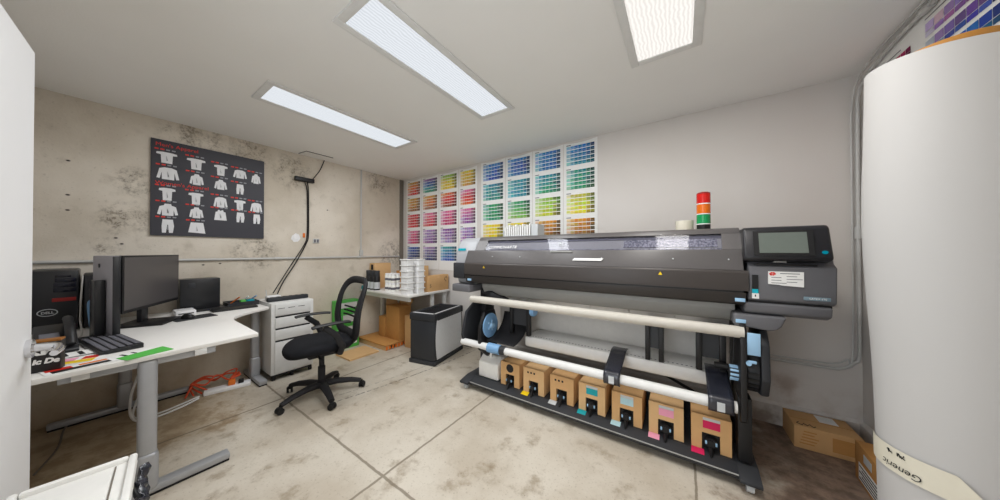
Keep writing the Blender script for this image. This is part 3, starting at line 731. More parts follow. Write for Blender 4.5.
def carton(name, x0, x1, y0, y1, z0, z1, label, mat='kraft', rz=0.0, tape=True, extra=None, open_=False):
    cx, cy = (x0 + x1) / 2, (y0 + y1) / 2; T = TR(cx, cy, 0, rz); a, b = (x1 - x0) / 2, (y1 - y0) / 2
    t = thing(name, label, 'box', (cx, cy, z0), rz)
    ob('carton', MB().box(-a, a, -b, b, z0, z1, b=.003, T=T), mat, t)
    if tape: ob('packing_tape', MB().box(-a - .0005, a + .0005, -.025, .025, z1 - .04, z1 + .0008, T=T), 'kraft_light', t)
    if extra: ob(*extra(T, a, b, z0, z1), t)
    return t
carton('cardboard_box', -2.985, -2.885, 2.53, 2.92, TZ, TZ + .22, 'brown cardboard box at the printer end of the corner table',
       extra=lambda T, a, b, z0, z1: ('printed_mark', MB().text('5', .06, T @ TX((a + .001, -b + .03, z0 + .06), (0, 1, 0), (0, 0, 1)), 0).tube([(a + .002, b - .05, z1 - .1), (a + .002, b - .09, z1 - .06), (a + .002, b - .05, z1 - .03), (a + .002, b - .03, z1 - .05)], .003, 5, T=T), 'ink'))
carton('cardboard_box', -3.97, -3.83, 2.33, 2.6, TZ, TZ + .38, 'brown box with a dark square mark behind the black bottles', 'kraft_light', tape=False,
       extra=lambda T, a, b, z0, z1: ('printed_mark', MB().box(-.03, .03, -b - .001, -b, z1 - .1, z1 - .02, 0, T=T), 'ink'))
carton('cardboard_box', -3.72, -3.5, 2.62, 2.86, TZ, TZ + .26, 'golden brown box behind the small white jars', 'kraft_dark')
carton('cardboard_box', -3.46, -3.25, 2.62, 2.86, TZ, TZ + .34, 'tall pale brown box behind the white tub stacks', 'kraft_light')
ob('tape_roll', MB().lathe([(.02, 0), (.042, 0), (.042, .05), (.02, .05), (.02, .001)], (-3.94, 2.235, TZ + .0005), 20), 'teal_label', label='teal roll of tape left of the black bottles', cat='tape roll')
# under the table
pl = thing('pallet', 'low brown pallet on the floor under the corner table', 'pallet', (-3.66, 2.37, 0))
ob('deck', MB().box(-3.985, -3.3, 2.16, 2.6, .06, .078, b=.002), 'kraft_dark', pl)
for k_ in range(3): ob('runner', MB().box(-3.97, -3.31, 2.17 + k_ * .18, 2.235 + k_ * .18, .0, .059, b=.002), 'kraft_light', pl)
bl_ = MB()
for k_ in range(9): bl_.box(-3.3, -3.296, 2.17 + k_ * .047, 2.195 + k_ * .047, .012, .055)
ob('edge_stripes', bl_, 'orange', pl)
carton('cardboard_box', -3.8, -3.64, 2.38, 2.56, .079, .37, 'small brown box with a white label on the pallet', 'kraft_dark',
       extra=lambda T, a, b, z0, z1: ('shipping_label', MB().box(a, a + .001, -.0, .06, z0 + .02, z0 + .13, T=T), 'paper_white'))
bx = thing('cardboard_box', 'tall open brown box with raised flaps under the corner table', 'box', (-3.3, 2.5, 0))
ob('carton', MB().box(-3.62, -3.31, 2.38, 2.58, .079, .55, b=.003), 'kraft_dark', bx)
ob('flap', MB().prism([(-3.58, .552), (-3.31, .552), (-3.25, .64), (-3.52, .66)], 'Y', 2.575, 2.58), 'kraft', bx)
ob('flap', MB().prism([(2.38, .551), (2.58, .551), (2.56, .66), (2.4, .66)], 'X', -3.625, -3.62), 'kraft_light', bx)
carton('cardboard_box', -3.24, -3.0, 2.42, 2.6, 0, .44, 'brown box under the corner table behind the grey floor unit', 'kraft')
gb = thing('packaging_box', 'green and white printed box on the floor behind the chair', 'box', (-3.9, 1.93, 0))
ob('carton', MB().box(-3.985, -3.84, 1.8, 2.1, 0, .66, b=.003), 'green', gb)
ob('printed_panel', MB().box(-3.84, -3.839, 1.85, 2.07, .05, .3).box(-3.84, -3.839, 1.88, 2.07, .36, .46).box(-3.84, -3.839, 1.83, 2.07, .56, .63), 'paper_white', gb)
ob('cardboard_sheet', MB().box(-3.7, -3.35, 1.72, 2.1, .001, .02, T=TR(0, 0, 0, 0)), 'kraft_light', label='flat piece of cardboard on the floor behind the chair', cat='cardboard')

# floor unit
fu = thing('waste_container', 'black and pale grey floor unit with a recessed top beside the printer', 'container', (-2.74, 2.12, 0), R(11))
Tu = TR(-2.74, 2.125, 0, R(11)); uw, ud, uh = .355, .63, .6
ob('base', MB().box(-.012, uw + .012, -.012, ud, 0, .05, b=.01, T=Tu), 'charcoal', fu)
ob('body', MB().box(0, uw, 0, ud - .01, .05, .52, b=.012, T=Tu), 'charcoal', fu)
sd = MB().prism([(.05, .06)] + [(.05 - .025 * math.sin(math.pi * k / 8), .06 + .47 * k / 8) for k in range(1, 8)] + [(.05, .53), (ud - .05, .53), (ud - .02, .06)], 'X', uw - .002, uw + .006, T=Tu)
ob('side_panel', sd, 'shredder_grey', fu, label='pale grey side panel')
rim = MB()
for a in ((-.008, uw + .012, -.008, .05), (-.008, uw + .012, ud - .05, ud), (-.008, .045, .05, ud - .05), (uw - .045, uw + .012, .05, ud - .05)): rim.box(*a, .515, uh, b=.012, T=Tu)
ob('rim', rim, 'charcoal', fu)
sl = MB()
for k_ in range(9): sl.box(.05, uw - .05, .08 + k_ * .056, .1 + k_ * .056, .555, .585, T=Tu)
ob('grille', sl, 'soft_black', fu)
ob('rim_strip', MB().box(.03, uw - .03, .012, .035, uh + .0005, uh + .003, T=Tu).box(uw - .03, uw - .012, .04, ud - .05, uh + .0005, uh + .003, T=Tu), 'shredder_grey', fu)

# ------------------------------------------------------------------ colour charts
def swatches(mb, P, cell, cols):
    """P(u,v) -> point; cell list of (u0,u1,v0,v1,stops)"""
    for (u0, u1, v0, v1, stops) in cell:
        nx, ny = 7, 10
        for j in range(ny):
            t = j / (ny - 1) * (len(stops) - 1); i0 = min(int(t), len(stops) - 2) if len(stops) > 1 else 0
            fr = t - i0; A = stops[i0]; B = stops[min(i0 + 1, len(stops) - 1)]
            base = [A[q] * (1 - fr) + B[q] * fr for q in range(3)]
            for i in range(nx):
                w = i / (nx - 1); jj = random.uniform(-.1, .1)
                s = min(1, max(0, w + jj))
                if s < .35: c = [235 + (base[q] - 235) * (.35 + .65 * s / .35) for q in range(3)]
                else: c = [base[q] * (1 - .5 * max(0, s - .75) / .25) for q in range(3)]
                c = [min(255, max(4, x + random.uniform(-14, 14))) for x in c]
                a0 = u0 + (u1 - u0) * (i + .04) / nx; a1 = u0 + (u1 - u0) * (i + .97) / nx
                b0 = v0 + (v1 - v0) * (j + .06) / ny; b1 = v0 + (v1 - v0) * (j + (.6 if j % 2 else .98)) / ny
                mb.poly([P(a0, b0), P(a1, b0), P(a1, b1), P(a0, b1)], 1)
                cols.append((lin(c[0]), lin(c[1]), lin(c[2]), 1))
def chart(P, back, cells, label, group='colour swatch charts on the back wall', heads=()):
    mb = MB(); mb.keep = True; cols = []
    back(mb); n0 = len(mb.f)
    swatches(mb, P, cells, cols)
    n1 = len(mb.f)
    for (u, v, w) in heads: mb.poly([P(u, v), P(u + w, v), P(u + w, v - .006), P(u, v - .006)], 2)
    o = ob('colour_chart', mb, ['paper_white', 'swatch_ink', 'monitor_grey'], label=label, cat='chart', group=group)
    at = o.data.attributes.new('swatch', 'FLOAT_COLOR', 'FACE')
    buf = [0.9] * (4 * len(mb.f))
    for i, c in enumerate(cols): buf[4 * (n0 + i):4 * (n0 + i) + 4] = c
    at.data.foreach_set('color', buf)
O, RD, YE, GO, BR = (232, 110, 30), (214, 30, 40), (238, 210, 20), (214, 150, 30), (150, 90, 50)
MG, PK, PU, LI, BL = (200, 30, 100), (226, 110, 160), (130, 70, 150), (164, 134, 190), (20, 80, 178)
NV, TE, GR, LG, SK = (30, 40, 110), (0, 140, 160), (30, 150, 100), (140, 190, 70), (20, 120, 200)
LM, OL, TG, BT = (200, 215, 40), (180, 180, 70), (20, 140, 130), (10, 110, 170)
LC = [[(GO, O, RD), (GO, GO, BR), (RD, RD), (PK, MG), (BL, NV)],
      [(PU, BL, TE, GR), (GO, O, BR), (PK, RD), (LI, PU), (LI, NV)],
      [(LG, YE, YE), (O, RD, BR), (PK, MG), (PU, LI), (TE, BL)],
      [(YE, GO), (PK, RD, O), (PK, PU), (LI, PU), (TE, BL)]]
RC = [[(SK, BL), (TE, TG), (GR, GR), (YE, YE), (GO, YE)], [(SK, BL, BT), (TE, TE), (GR, LG), (YE, LM), (GO, YE)],
      [(SK, BT), (TE, TG, GR), (LG, LM), (GO, BR), (O, BR)], [(SK, BT, TE), (TG, GR), (OL, LM, YE), (GO, BR), (BR, BR)]]
def wall_strip(x0, x1, zt, stops, label):
    wd = x1 - x0; hgt = 1.42
    def P(u, v): return (x0 + u * wd, YB - .0085, zt - v * hgt)
    def back(mb):
        def f(u, v): return (x0 - .012 + u * (wd + .024), YB - .005 - (.001 if 0 < u < 1 else 0), zt + .03 - v * (hgt + .06) - (.018 * math.sin(u * math.pi) if v == 0 else 0))
        mb.grid(f, 8, 6, 0)
        mb.box(x0 - .01, x1 + .01, YB - .004, YB - .0005, zt - hgt - .02, zt - .02, 0)
    cells = []; 
    for r_ in range(5):
        v0 = r_ * .19 + .01; cells.append((.06, .95, v0, v0 + .155, stops[r_]))
    heads = [(.06, r_ * .19 + .004, .15) for r_ in range(5)]
    chart(P, back, cells, label, heads=heads)
lw_ = [-3.9, -3.51, -3.11, -2.7, -2.35]; ln_ = ['orange and red', 'blue-topped multicolour', 'yellow-green topped', 'gold-topped']
pos_ = ['nearest the concrete wall', 'second from the concrete wall', 'third from the concrete wall', 'fourth from the concrete wall']
for i in range(4): wall_strip(lw_[i] + .012, lw_[i + 1] - .025, 2.505, LC[i], 'colour swatch chart strip, %s, %s' % (ln_[i], pos_[i]))
rw_ = [-2.29, -1.89, -1.5, -1.11, -.73]; rn_ = ['dark blue topped', 'bright blue topped', 'sky blue topped', 'blue-green topped']
pos2 = ['leftmost of the four above the printer', 'second from left of the four above the printer', 'third from left of the four above the printer', 'rightmost of the four above the printer']
for i in range(4): wall_strip(rw_[i] + .012, rw_[i + 1] - .02, 2.52, RC[i], 'colour swatch chart strip, %s, %s' % (rn_[i], pos2[i]))
# right wall chart
def Pr(u, v): return (XR - .006, 2.72 - u * 1.3, 2.5 - v * .95)
def backr(mb): mb.box(XR - .004, XR - .0005, 1.42, 2.745, 1.5, 2.53, 0)
chart(Pr, backr, [(.0, .22, .06, .36, (MG, RD, GO)), (.3, .62, .02, .5, (LI, PU, BL, SK, TE, GR)), (.66, .98, .02, .5, (NV, SK, TE, GR)), (.0, .26, .55, .9, (RD, MG)), (.3, .62, .55, .95, (O, GO, YE))],
      'colour swatch chart high on the right wall behind the white roll', group=None, heads=((.3, .0, .3), (.01, .04, .15)))

# conduit round the right corner
r = .0105
ob('wall_conduit', MB().tube(smooth_path([(XR - .02, 1.2, 2.535), (XR - .02, 2.3, 2.535), (XR - .02, 2.62, 2.52), (XR - .025, 2.8, 2.48), (XR - .03, 2.89, 2.4), (XR - .022, 2.92, 2.28), (XR - .022, 2.925, 2.0), (XR - .022, 2.925, 1.2), (XR - .022, 2.925, .65), (.985, 2.928, .56), (.93, 2.93, .51), (.84, 2.93, .5), (.4, 2.93, .5), (-.4, 2.93, .5)], 8), r, 10)
   .tube(smooth_path([(XR - .05, 1.2, 2.548), (XR - .05, 2.4, 2.545), (XR - .05, 2.68, 2.53), (XR - .055, 2.84, 2.46), (XR - .048, 2.915, 2.34), (XR - .048, 2.93, 2.1), (XR - .048, 2.93, .66), (.955, 2.932, .58), (.9, 2.933, .54), (.8, 2.934, .53), (.4, 2.934, .53)], 8), .005, 8)
   .cyl((XR - .022, 2.925, 1.42), (XR - .022, 2.925, 1.5), .018, n=12).cyl((XR - .02, 2.25, 2.535), (XR - .02, 2.31, 2.533), .018, n=12),
   'steel', label='bent steel conduit running down the right corner and along the back wall', cat='conduit')

# ------------------------------------------------------------------ tall white roll at the right edge
rc = Vector((.821, 1.68, 0)); rr_ = .175; RH = 2.0
rol = thing('media_roll', 'tall thick white paper roll standing at the right edge of the room', 'roll', (.8, 1.68, 0))
lean = Matrix.Translation(rc) @ Matrix.Rotation(R(-.7), 4, 'Y') @ Matrix.Translation(-rc)
def rollf(u, v):
    a = u * 2 * math.pi * 1.0; z = .004 + v * (RH - .004 + .03 * math.cos(a - R(165)))
    rad = rr_ + .004 * math.sin(v * 5 + 1) * math.sin(a + .6) + .018 * math.exp(-((v - .7) / .2) ** 2) * max(0, math.cos(a - R(165))) ** 1.5
    return lean @ Vector((rc.x - .012 + rad * math.cos(a), rc.y + rad * math.sin(a), z))
ob('outer_sheet', MB().grid(rollf, 72, 14), 'roll_white', rol, ang=80)
ri = Vector((rc.x + .0, rc.y - .012, 0))
inn = MB()
prof = [(.05, .02), (.105, .02), (.105, RH + .022), (.1, RH + .022), (.1, RH - .4), (.05, RH - .4)]
inn.lathe(prof, (rc.x - .012 - .43 * .063, rc.y - .9 * .063, 0), 64, T=lean)
ob('inner_liner', inn, 'liner_brown', rol, label='brown inner winding showing above the rim')
# strip of tape with handwriting, its end peeling away
A0, A1 = R(158), R(257)
def tapef(u, v):
    a = A0 + (A1 - A0) * u; z = .535 + .088 * v
    rad = rr_ + .0045
    if u > .86: rad += .12 * (u - .86) ** 1.2; z -= .05 * (u - .86) / .14
    return lean @ Vector((rc.x - .012 + rad * math.cos(a), rc.y + rad * math.sin(a), z))
ob('tape', MB().grid(tapef, 40, 4), 'tape_cream', rol, label='cream tape with upside-down handwriting')
hw = MB()
def on_tape(a, z): return lean @ Vector((rc.x - .012 + (rr_ + .007) * math.cos(a), rc.y + (rr_ + .007) * math.sin(a), z))
tmp = MB().text('Generic', .032, Matrix.Identity(4), 0, shear=.2)
for i in range(len(tmp.f)):
    hw.add([on_tape(R(223.5) - p[0] / rr_, .568 - p[1] * 1.0) for p in (tmp.v[j] for j in tmp.f[i])], [list(range(len(tmp.f[i])))])
random.seed(3); hs = MB()
for (a0, n_) in ((195, 6), (204, 9)):
    pts = [on_tape(R(a0 + k_ * .75 + random.uniform(-.6, .6)), .606 + random.uniform(-.008, .009)) for k_ in range(n_)]
    hs.tube(pts, .0012, 5)
    hs.tube([on_tape(R(a0), .611), on_tape(R(a0 + n_ * .8), .6)], .0012, 5)
ob('handwriting', hw, 'ink', rol)
ob('handwriting', hs, 'ink', rol)

# boxes on the floor by the roll
b1 = thing('cardboard_box', 'flat brown box with a white label lying against the back wall', 'box', (.78, 2.78, 0), R(1))
Tb1 = TR(.785, 2.79, 0, R(1))
ob('carton', MB().box(-.155, .155, -.115, .125, 0, .15, b=.003, T=Tb1), 'kraft', b1)
ob('flap_seam', MB().box(-.154, .154, -.004, .0, .1501, .1512, T=Tb1), 'kraft_dark', b1)
ob('shipping_label', MB().box(.0, .09, .01, .11, .1502, .1515, T=Tb1), 'paper_white', b1)
ob('printed_panel', MB().box(.02, .12, -.1165, -.1155, .03, .12, T=Tb1), 'kraft_dark', b1)
for k_ in range(5): ob('printed_line', MB().box(-.13 + .005 * k_, -.06 + .01 * (k_ % 3), -.1165, -.1155, .035 + .02 * k_, .043 + .02 * k_, T=Tb1), 'kraft_dark', b1)
ob('marker_scribble', MB().tube([Tb1 @ Vector(p) for p in ((-.12, -.06, .152), (-.135, -.08, .152), (-.11, -.1, .152), (-.1, -.07, .152), (-.085, -.095, .152), (-.07, -.07, .152), (-.06, -.1, .152), (-.045, -.085, .152))], .0022, 5), 'ink', b1)
b2 = thing('cardboard_box', 'small brown box with shipping labels on the floor beside the white roll', 'box', (.92, 2.3, 0), R(-3))
Tb2 = TR(.925, 2.34, 0, R(-3))
ob('carton', MB().box(-.085, .085, -.2, .18, 0, .215, b=.003, T=Tb2), 'kraft_dark', b2)
ob('shipping_label', MB().box(-.0865, -.085, -.15, .13, .02, .115, T=Tb2), 'paper_white', b2)
ob('shipping_label', MB().box(-.0865, -.085, -.02, .07, .145, .19, T=Tb2), 'label_grey', b2)
pr = MB()
for k_ in range(5): pr.box(-.0872, -.0866, -.14, .12 - .03 * (k_ % 2), .03 + .017 * k_, .036 + .017 * k_, T=Tb2)
ob('printed_lines', pr, 'ink', b2)
# ------------------------------------------------------------------ wide-format printer
pr_ = thing('wide_format_printer', 'very wide grey and black printer on a stand against the back wall', 'printer', (-.68, 2.45, 0))
PX0, PX1 = -1.83, .295
core = MB().prism([(2.285, 1.47), (2.78, 1.47), (2.82, 1.4), (2.82, 1.0), (2.5, .96), (2.285, 1.0)], 'X', PX0 + .02, PX1, bev=.006)
ob('body', core, 'lid_grey', pr_)
# sloped lid: frame round the window
wx0, wx1 = -1.62, .205
C1, C2 = (2.137, 1.347), (2.203, 1.446)
lid = MB()
lid.prism([(2.08, 1.225), (2.128, 1.33), C1, (2.16, 1.335), (2.29, 1.25), (2.29, 1.2), (2.1, 1.2)], 'X', PX0, PX1, bev=.003)
lid.prism([C2, (2.226, 1.477), (2.25, 1.484), (2.3, 1.484), (2.3, 1.46), (2.225, 1.44)], 'X', -1.74, PX1, bev=.003)
for a, b in ((-1.74, wx0), (wx1, PX1)):
    lid.prism([C1, C2, (2.225, 1.44), (2.16, 1.335)], 'X', a, b)
ob('top_cover', lid, 'lid_grey', pr_)
wn = ob('window', MB().prism([C1, C2, (C2[0] + .004, C2[1] - .003), (C1[0] + .004, C1[1] - .003)], 'X', wx0, wx1), 'window_glass', pr_)
Tw = TX((-1.585, C1[0] - .001 + .012, C1[1] + .018), (1, 0, 0), (0, C2[0] - C1[0], C2[1] - C1[1]))
lt = MB().text('COMMCHARTR', .044, Tw @ Matrix.Translation((0, -.006, .006)), 0, shear=.35, bold=.0, sx=1.05)
ob('window_lettering', lt, 'paper_white', wn)
Ti = TX((-.84, C1[0] + .03, C1[1] + .05), (1, 0, 0), (0, C2[0] - C1[0], C2[1] - C1[1]))
ob('round_icon', MB().tube([(.018 * math.cos(a * R(20)), .018 * math.sin(a * R(20)), .004) for a in range(18)], .002, 5, closed=True, T=Ti).poly([(-.008, -.004, .005), (.008, -.004, .005), (.008, .004, .005), (-.008, .004, .005)], T=Ti), 'label_grey', wn)
def slope(t, d): # point on the slope of the window, d below the glass
    return (C1[0] + (C2[0] - C1[0]) * t + .83 * d, C1[1] + (C2[1] - C1[1]) * t - .55 * d)
ib = MB()
ib.prism([slope(-.05, .02), slope(1.05, .02), slope(1.05, .03), slope(-.05, .03)], 'X', wx0 - .02, wx1 + .02, 0)
ib.prism([slope(.0, .017), slope(.16, .017), slope(.16, .02), slope(.0, .02)], 'X', wx0, wx1, 1)
ib.prism([slope(.25, .016), slope(.8, .016), slope(.8, .02), slope(.25, .02)], 'X', -.36, wx1 - .02, 1)
ib.prism([slope(.82, .016), slope(1.0, .016), slope(1.0, .02), slope(.82, .02)], 'X', wx0, wx1, 2)
ob('print_zone', ib, ['platen', 'printed_media', 'monitor_grey'], pr_)
ob('latch', MB().box(-.92, -.73, 2.118, 2.134, 1.326, 1.338, b=.002), 'platen', pr_)
Tlab = TX((-.72, 2.0895 + .004, 1.262), (1, 0, 0), (0, .048, .105))
ob('warning_label', MB().prism([(0, 0), (.22, 0), (.235, .02), (.015, .02)], 'Z', .004, .0052, T=Tlab), 'paper_white', pr_)
sc_ = MB()
for x in (-1.5, -1.2, -.5, -.05, .23):
    sc_.cyl((x, 2.104, 1.285), (x, 2.1, 1.287), .004, n=8)
ob('screw', sc_, 'label_grey', pr_)
fr = ob('front_cover', MB().prism([(2.08, 1.223), (2.074, 1.21), (2.076, 1.105), (2.12, 1.1), (2.29, 1.15), (2.29, 1.2), (2.1, 1.215)], 'X', PX0, PX1 + .02, bev=.002), 'front_dark', pr_)
ob('front_seam', MB().box(PX0 + .002, PX1, 2.084, 2.2, 1.092, 1.106), 'black_plastic', pr_)
ob('lower_cover', MB().prism([(2.078, 1.094), (2.098, 1.03), (2.125, 1.018), (2.29, 1.03), (2.29, 1.095)], 'X', PX0 + .005, PX1 + .01, bev=.002), 'front_darker', pr_)
for x, z in ((-1.58, 1.185), (-.12, 1.19)):
    ob('warning_triangle', MB().poly([(x - .012, 2.0715, z - .01), (x + .012, 2.0715, z - .01), (x, 2.0715, z + .012)]), 'yellow', fr)
for x, z, y in ((-1.79, 1.052, 2.083), (.255, 1.05, 2.083), (.26, .925, 2.1)):
    ob('release_tab', MB().box(x, x + .045, y - .008, y + .004, z - .008, z + .012, b=.002), 'light_blue', pr_)
# pale end cap on the left
cp = MB().prism([(2.12, 1.2), (2.13, 1.33), (2.19, 1.44), (2.26, 1.482), (2.74, 1.482), (2.8, 1.42), (2.8, 1.02), (2.16, 1.0)], 'X', -2.0, -1.745, bev=.028, seg=4)
cp_o = ob('end_cap', cp, 'cap_grey', pr_)
ob('cap_badge', MB().prism([(-1.965, 1.345), (-1.865, 1.345), (-1.86, 1.368), (-1.96, 1.368)], 'Y', 2.13, 2.136), 'cyan', cp_o)
ob('cap_recess', MB().box(-1.995, -1.84, 2.085, 2.3, 1.06, 1.22, b=.012), 'charcoal', pr_)
ob('cap_foot', MB().box(-2.0, -1.76, 2.075, 2.5, .925, 1.0, b=.012), 'module_grey', pr_)
# right hand module
mod = MB().prism([(2.092, 1.248), (2.1, 1.06), (2.13, 1.045), (2.75, 1.03), (2.8, 1.06), (2.8, 1.4), (2.74, 1.46), (2.2, 1.45), (2.13, 1.27)], 'X', .315, .655, bev=.01, seg=3)
ob('side_module', mod, 'module_grey', pr_)
ob('module_base', MB().prism([(2.1, 1.04), (2.11, .985), (2.16, .965), (2.7, .965), (2.75, 1.028), (2.12, 1.042)], 'X', .3, .642, bev=.012, seg=3), 'module_grey', pr_)
ob('module_seam', MB().box(.32, .64, 2.112, 2.3, 1.036, 1.05), 'black_plastic', pr_)
pts = [(.25, .97), (.25, .9), (.4, .885), (.43, .89), (.455, .915), (.475, .97)]
ob('lower_cowl', MB().prism(pts, 'Y', 2.1, 2.5, bev=.012, seg=3), 'module_grey', pr_)
con = MB().prism([(2.058, 1.296), (2.07, 1.282), (2.13, 1.27), (2.3, 1.4), (2.3, 1.47), (2.135, 1.474), (2.112, 1.46)], 'X', .295, .635, bev=.014, seg=3)
cn = ob('control_console', con, 'bezel_black', pr_)
Tc = TX((.3, 2.062, 1.3), (1, 0, 0), (0, .046, .158)); # face of the console
ob('touch_screen', MB().box(.058, .245, .022, .138, .0115, .014, T=Tc), 'screen_grey', cn)
ob('screen_surround', MB().box(.035, .268, .008, .15, .008, .0115, T=Tc), 'black_plastic', cn)
pw = MB().tube([(.302 + .009 * math.cos(R(a)), .026 + .007 * math.sin(R(a)), .011) for a in range(0, 360, 20)], .0025, 5, closed=True, T=Tc).box(.296, .31, .022, .03, .009, .0115, T=Tc)
ob('power_icon', pw, 'icon_cyan', cn)
ob('media_slot', MB().box(.345, .585, 2.088, 2.2, 1.254, 1.263, b=.003), 'black_plastic', pr_)
ob('slot_label', MB().box(.42, .47, 2.089, 2.1, 1.272, 1.28), 'platen', pr_)
st = MB()
st.prism([(.398, 1.223), (.535, 1.222), (.535, 1.142), (.45, 1.147), (.44, 1.15), (.398, 1.152)], 'Y', 2.0885, 2.0945, 0)
for k in range(6):
    st.box(.41 + .06 * (k % 2), .45 + .06 * (k % 2) + .02 * (k % 3 == 0), 2.0878, 2.0886, 1.158 + .0075 * k, 1.161 + .0075 * k, 1)
st.box(.445, .52, 2.0878, 2.0886, 1.21, 1.214, 1)
for a in range(6): st.cyl((.415 + .009 * math.cos(a), 2.0885, 1.209 + .006 * math.sin(a * 1.05)), (.415 + .009 * math.cos(a), 2.0872, 1.209 + .006 * math.sin(a * 1.05)), .0048, n=10, m=2)
ob('service_sticker', st, ['paper_white', 'monitor_grey', 'red_print'], pr_, label='white sticker with a red emblem and printed lines')
s2 = MB().box(.331, .357, 2.0885, 2.095, 1.12, 1.2, 1).box(.331, .357, 2.088, 2.095, 1.096, 1.119, 2).box(.331, .36, 2.088, 2.098, 1.066, 1.095, 0).box(.342, .347, 2.0872, 2.0882, 1.076, 1.088, 1)
ob('side_sticker', s2, ['paper_white', 'black_plastic', 'cyan'], pr_, label='small black, blue and white sticker')
bgm = MB().box(.535, .63, 2.0925, 2.098, 1.075, 1.093, 0, b=.001)
bgm.text('LATEX 570', .013, TX((.555, 2.0918, 1.08), (1, 0, 0), (0, 0, 1)), 1)
ob('model_badge', bgm, ['badge', 'paper_white'], pr_)
# warning beacon on top
bc = ob('beacon', MB().cyl((.128, 2.42, 1.47), (.128, 2.42, 1.527), .04, n=28).cyl((.128, 2.42, 1.527), (.128, 2.42, 1.745), .026, n=16), 'black_plastic', pr_, label='light tower of red, amber and green lenses')
for z0, z1, mm in ((1.53, 1.595, 'lens_green'), (1.603, 1.668, 'lens_amber'), (1.676, 1.742, 'lens_red')):
    ob('lens', MB().lathe([(.027, z0), (.041, z0 + .001), (.041, z1), (.027, z1)], (.128, 2.42, 0), 28), mm, bc, label=mm[5:] + ' lens')
for z in (1.528, 1.599, 1.672): ob('lens_ring', MB().cyl((.128, 2.42, z - .003), (.128, 2.42, z + .003), .0425, n=28), 'white_plastic', bc)
ob('beacon_cap', MB().lathe([(.0, 1.743), (.04, 1.743), (.04, 1.75), (.03, 1.756)], (.128, 2.42, 0), 24), 'dark_red', bc)
# under the beam
ob('output_platen', MB().prism([(2.2, 1.02), (2.2, .975), (2.25, .9), (2.3, .885), (2.5, .9), (2.5, 1.0)], 'X', -1.7, .27, bev=.004), 'platen', pr_)
hp = MB()
for k in range(6): hp.box(-1.62 + k * .315, -1.62 + k * .315 + .309, 2.44, 2.455, .74, .895, b=.002)
ob('heater_plates', hp, 'panel_pale', pr_)
ob('rear_panel', MB().box(-1.74, .28, 2.6, 2.615, .5, .96, b=.002), 'panel_pale', pr_)
bm_ = MB().box(-1.26, .262, 2.3, 2.6, .425, .525, 0, b=.02)
for k in range(53): bm_.box(-1.22 + k * .0275, -1.22 + k * .0275 + .012, 2.332, 2.342, .5252, .526, 1)
ob('cross_beam', bm_, ['bar_white', 'monitor_grey'], pr_)
ob('roller_bar', MB().cyl((-1.755, 2.1, .862), (.295, 2.1, .862), .034, n=24), 'roller', pr_)
ob('take_up_bar', MB().cyl((-1.86, 2.085, .424), (.262, 2.085, .424), .033, n=24), 'bar_white', pr_)
for x0, x1 in ((-1.42, -1.385), (-1.235, -1.2), (-.232, -.2), (-.145, -.112), (.075, .11), (.2, .235)):
    ob('bracket', MB().box(x0, x1, 2.28, 2.33, .53, .84, b=.004), 'black_plastic', pr_)
for x0, x1 in ((-1.385, -1.235), (-.2, -.145), (.11, .2)):
    ob('bracket_plate', MB().box(x0, x1, 2.3, 2.33, .62, .83), 'charcoal', pr_)
ob('crank_wheel', MB().lathe([(.0, -.02), (.05, -.02), (.055, 0), (.05, .02)], (0, 0, 0), 18, T=Matrix.Translation((-1.14, 2.25, .79)) @ Matrix.Rotation(R(90), 4, 'Y')), 'blue_plastic', pr_)
# left spool support
ob('support_plate', MB().prism([(2.08, .38), (2.06, .5), (2.12, .72), (2.3, .83), (2.5, .8), (2.52, .5), (2.4, .36), (2.2, .33)], 'X', -1.86, -1.83, bev=.006), 'charcoal', pr_)
ob('support_arm', MB().prism([(2.06, .39), (2.06, .6), (2.14, .74), (2.3, .74), (2.36, .6), (2.34, .3), (2.2, .28)], 'X', -1.645, -1.61, bev=.006), 'black_plastic', pr_)
ds = ob('spool_disc', MB().lathe([(.0, 0), (.118, 0), (.12, .006), (.118, .012), (.03, .016)], (0, 0, 0), 40, T=Matrix.Translation((-1.6, 2.2, .6)) @ Matrix.Rotation(R(90), 4, 'Y')), 'blue_plastic', pr_, label='pale blue spool disc')
hbm = MB().lathe([(.0, 0), (.028, 0), (.024, .03), (.0, .03)], (0, 0, .016), 20, T=Matrix.Translation((-1.6, 2.2, .6)) @ Matrix.Rotation(R(90), 4, 'Y'))
for k in range(5):
    a = R(72 * k); hbm.box(-.008, .008, .02, .055, .014, .024, b=.003, T=Matrix.Translation((-1.6, 2.2, .6)) @ Matrix.Rotation(R(90), 4, 'Y') @ Matrix.Rotation(a, 4, 'Z'))
ob('hub', hbm, 'light_blue', ds)
def flap(x0, x1, pts, nm='media_flap', mat='bag_black'):
    P = smooth_path([(0, y, z) for y, z in pts], 8); n = len(P) - 1
    mb = MB().grid(lambda u, v: (x0 + (x1 - x0) * u, P[round(v * n)][1], P[round(v * n)][2]), 6, n)
    o = ob(nm, mb, mat, pr_); s = o.modifiers.new('t', 'SOLIDIFY'); s.thickness = .006; s.offset = 0
    return o
flap(-1.58, -1.275, [(2.44, .7), (2.4, .6), (2.31, .52), (2.2, .48), (2.12, .47)], mat='soft_black')
ob('bar_collar', MB().cyl((-1.53, 2.085, .424), (-1.395, 2.085, .424), .045, n=24), 'blue_plastic', pr_)
ob('bar_collar', MB().cyl((-1.39, 2.085, .424), (-1.34, 2.085, .424), .042, n=24), 'charcoal', pr_)
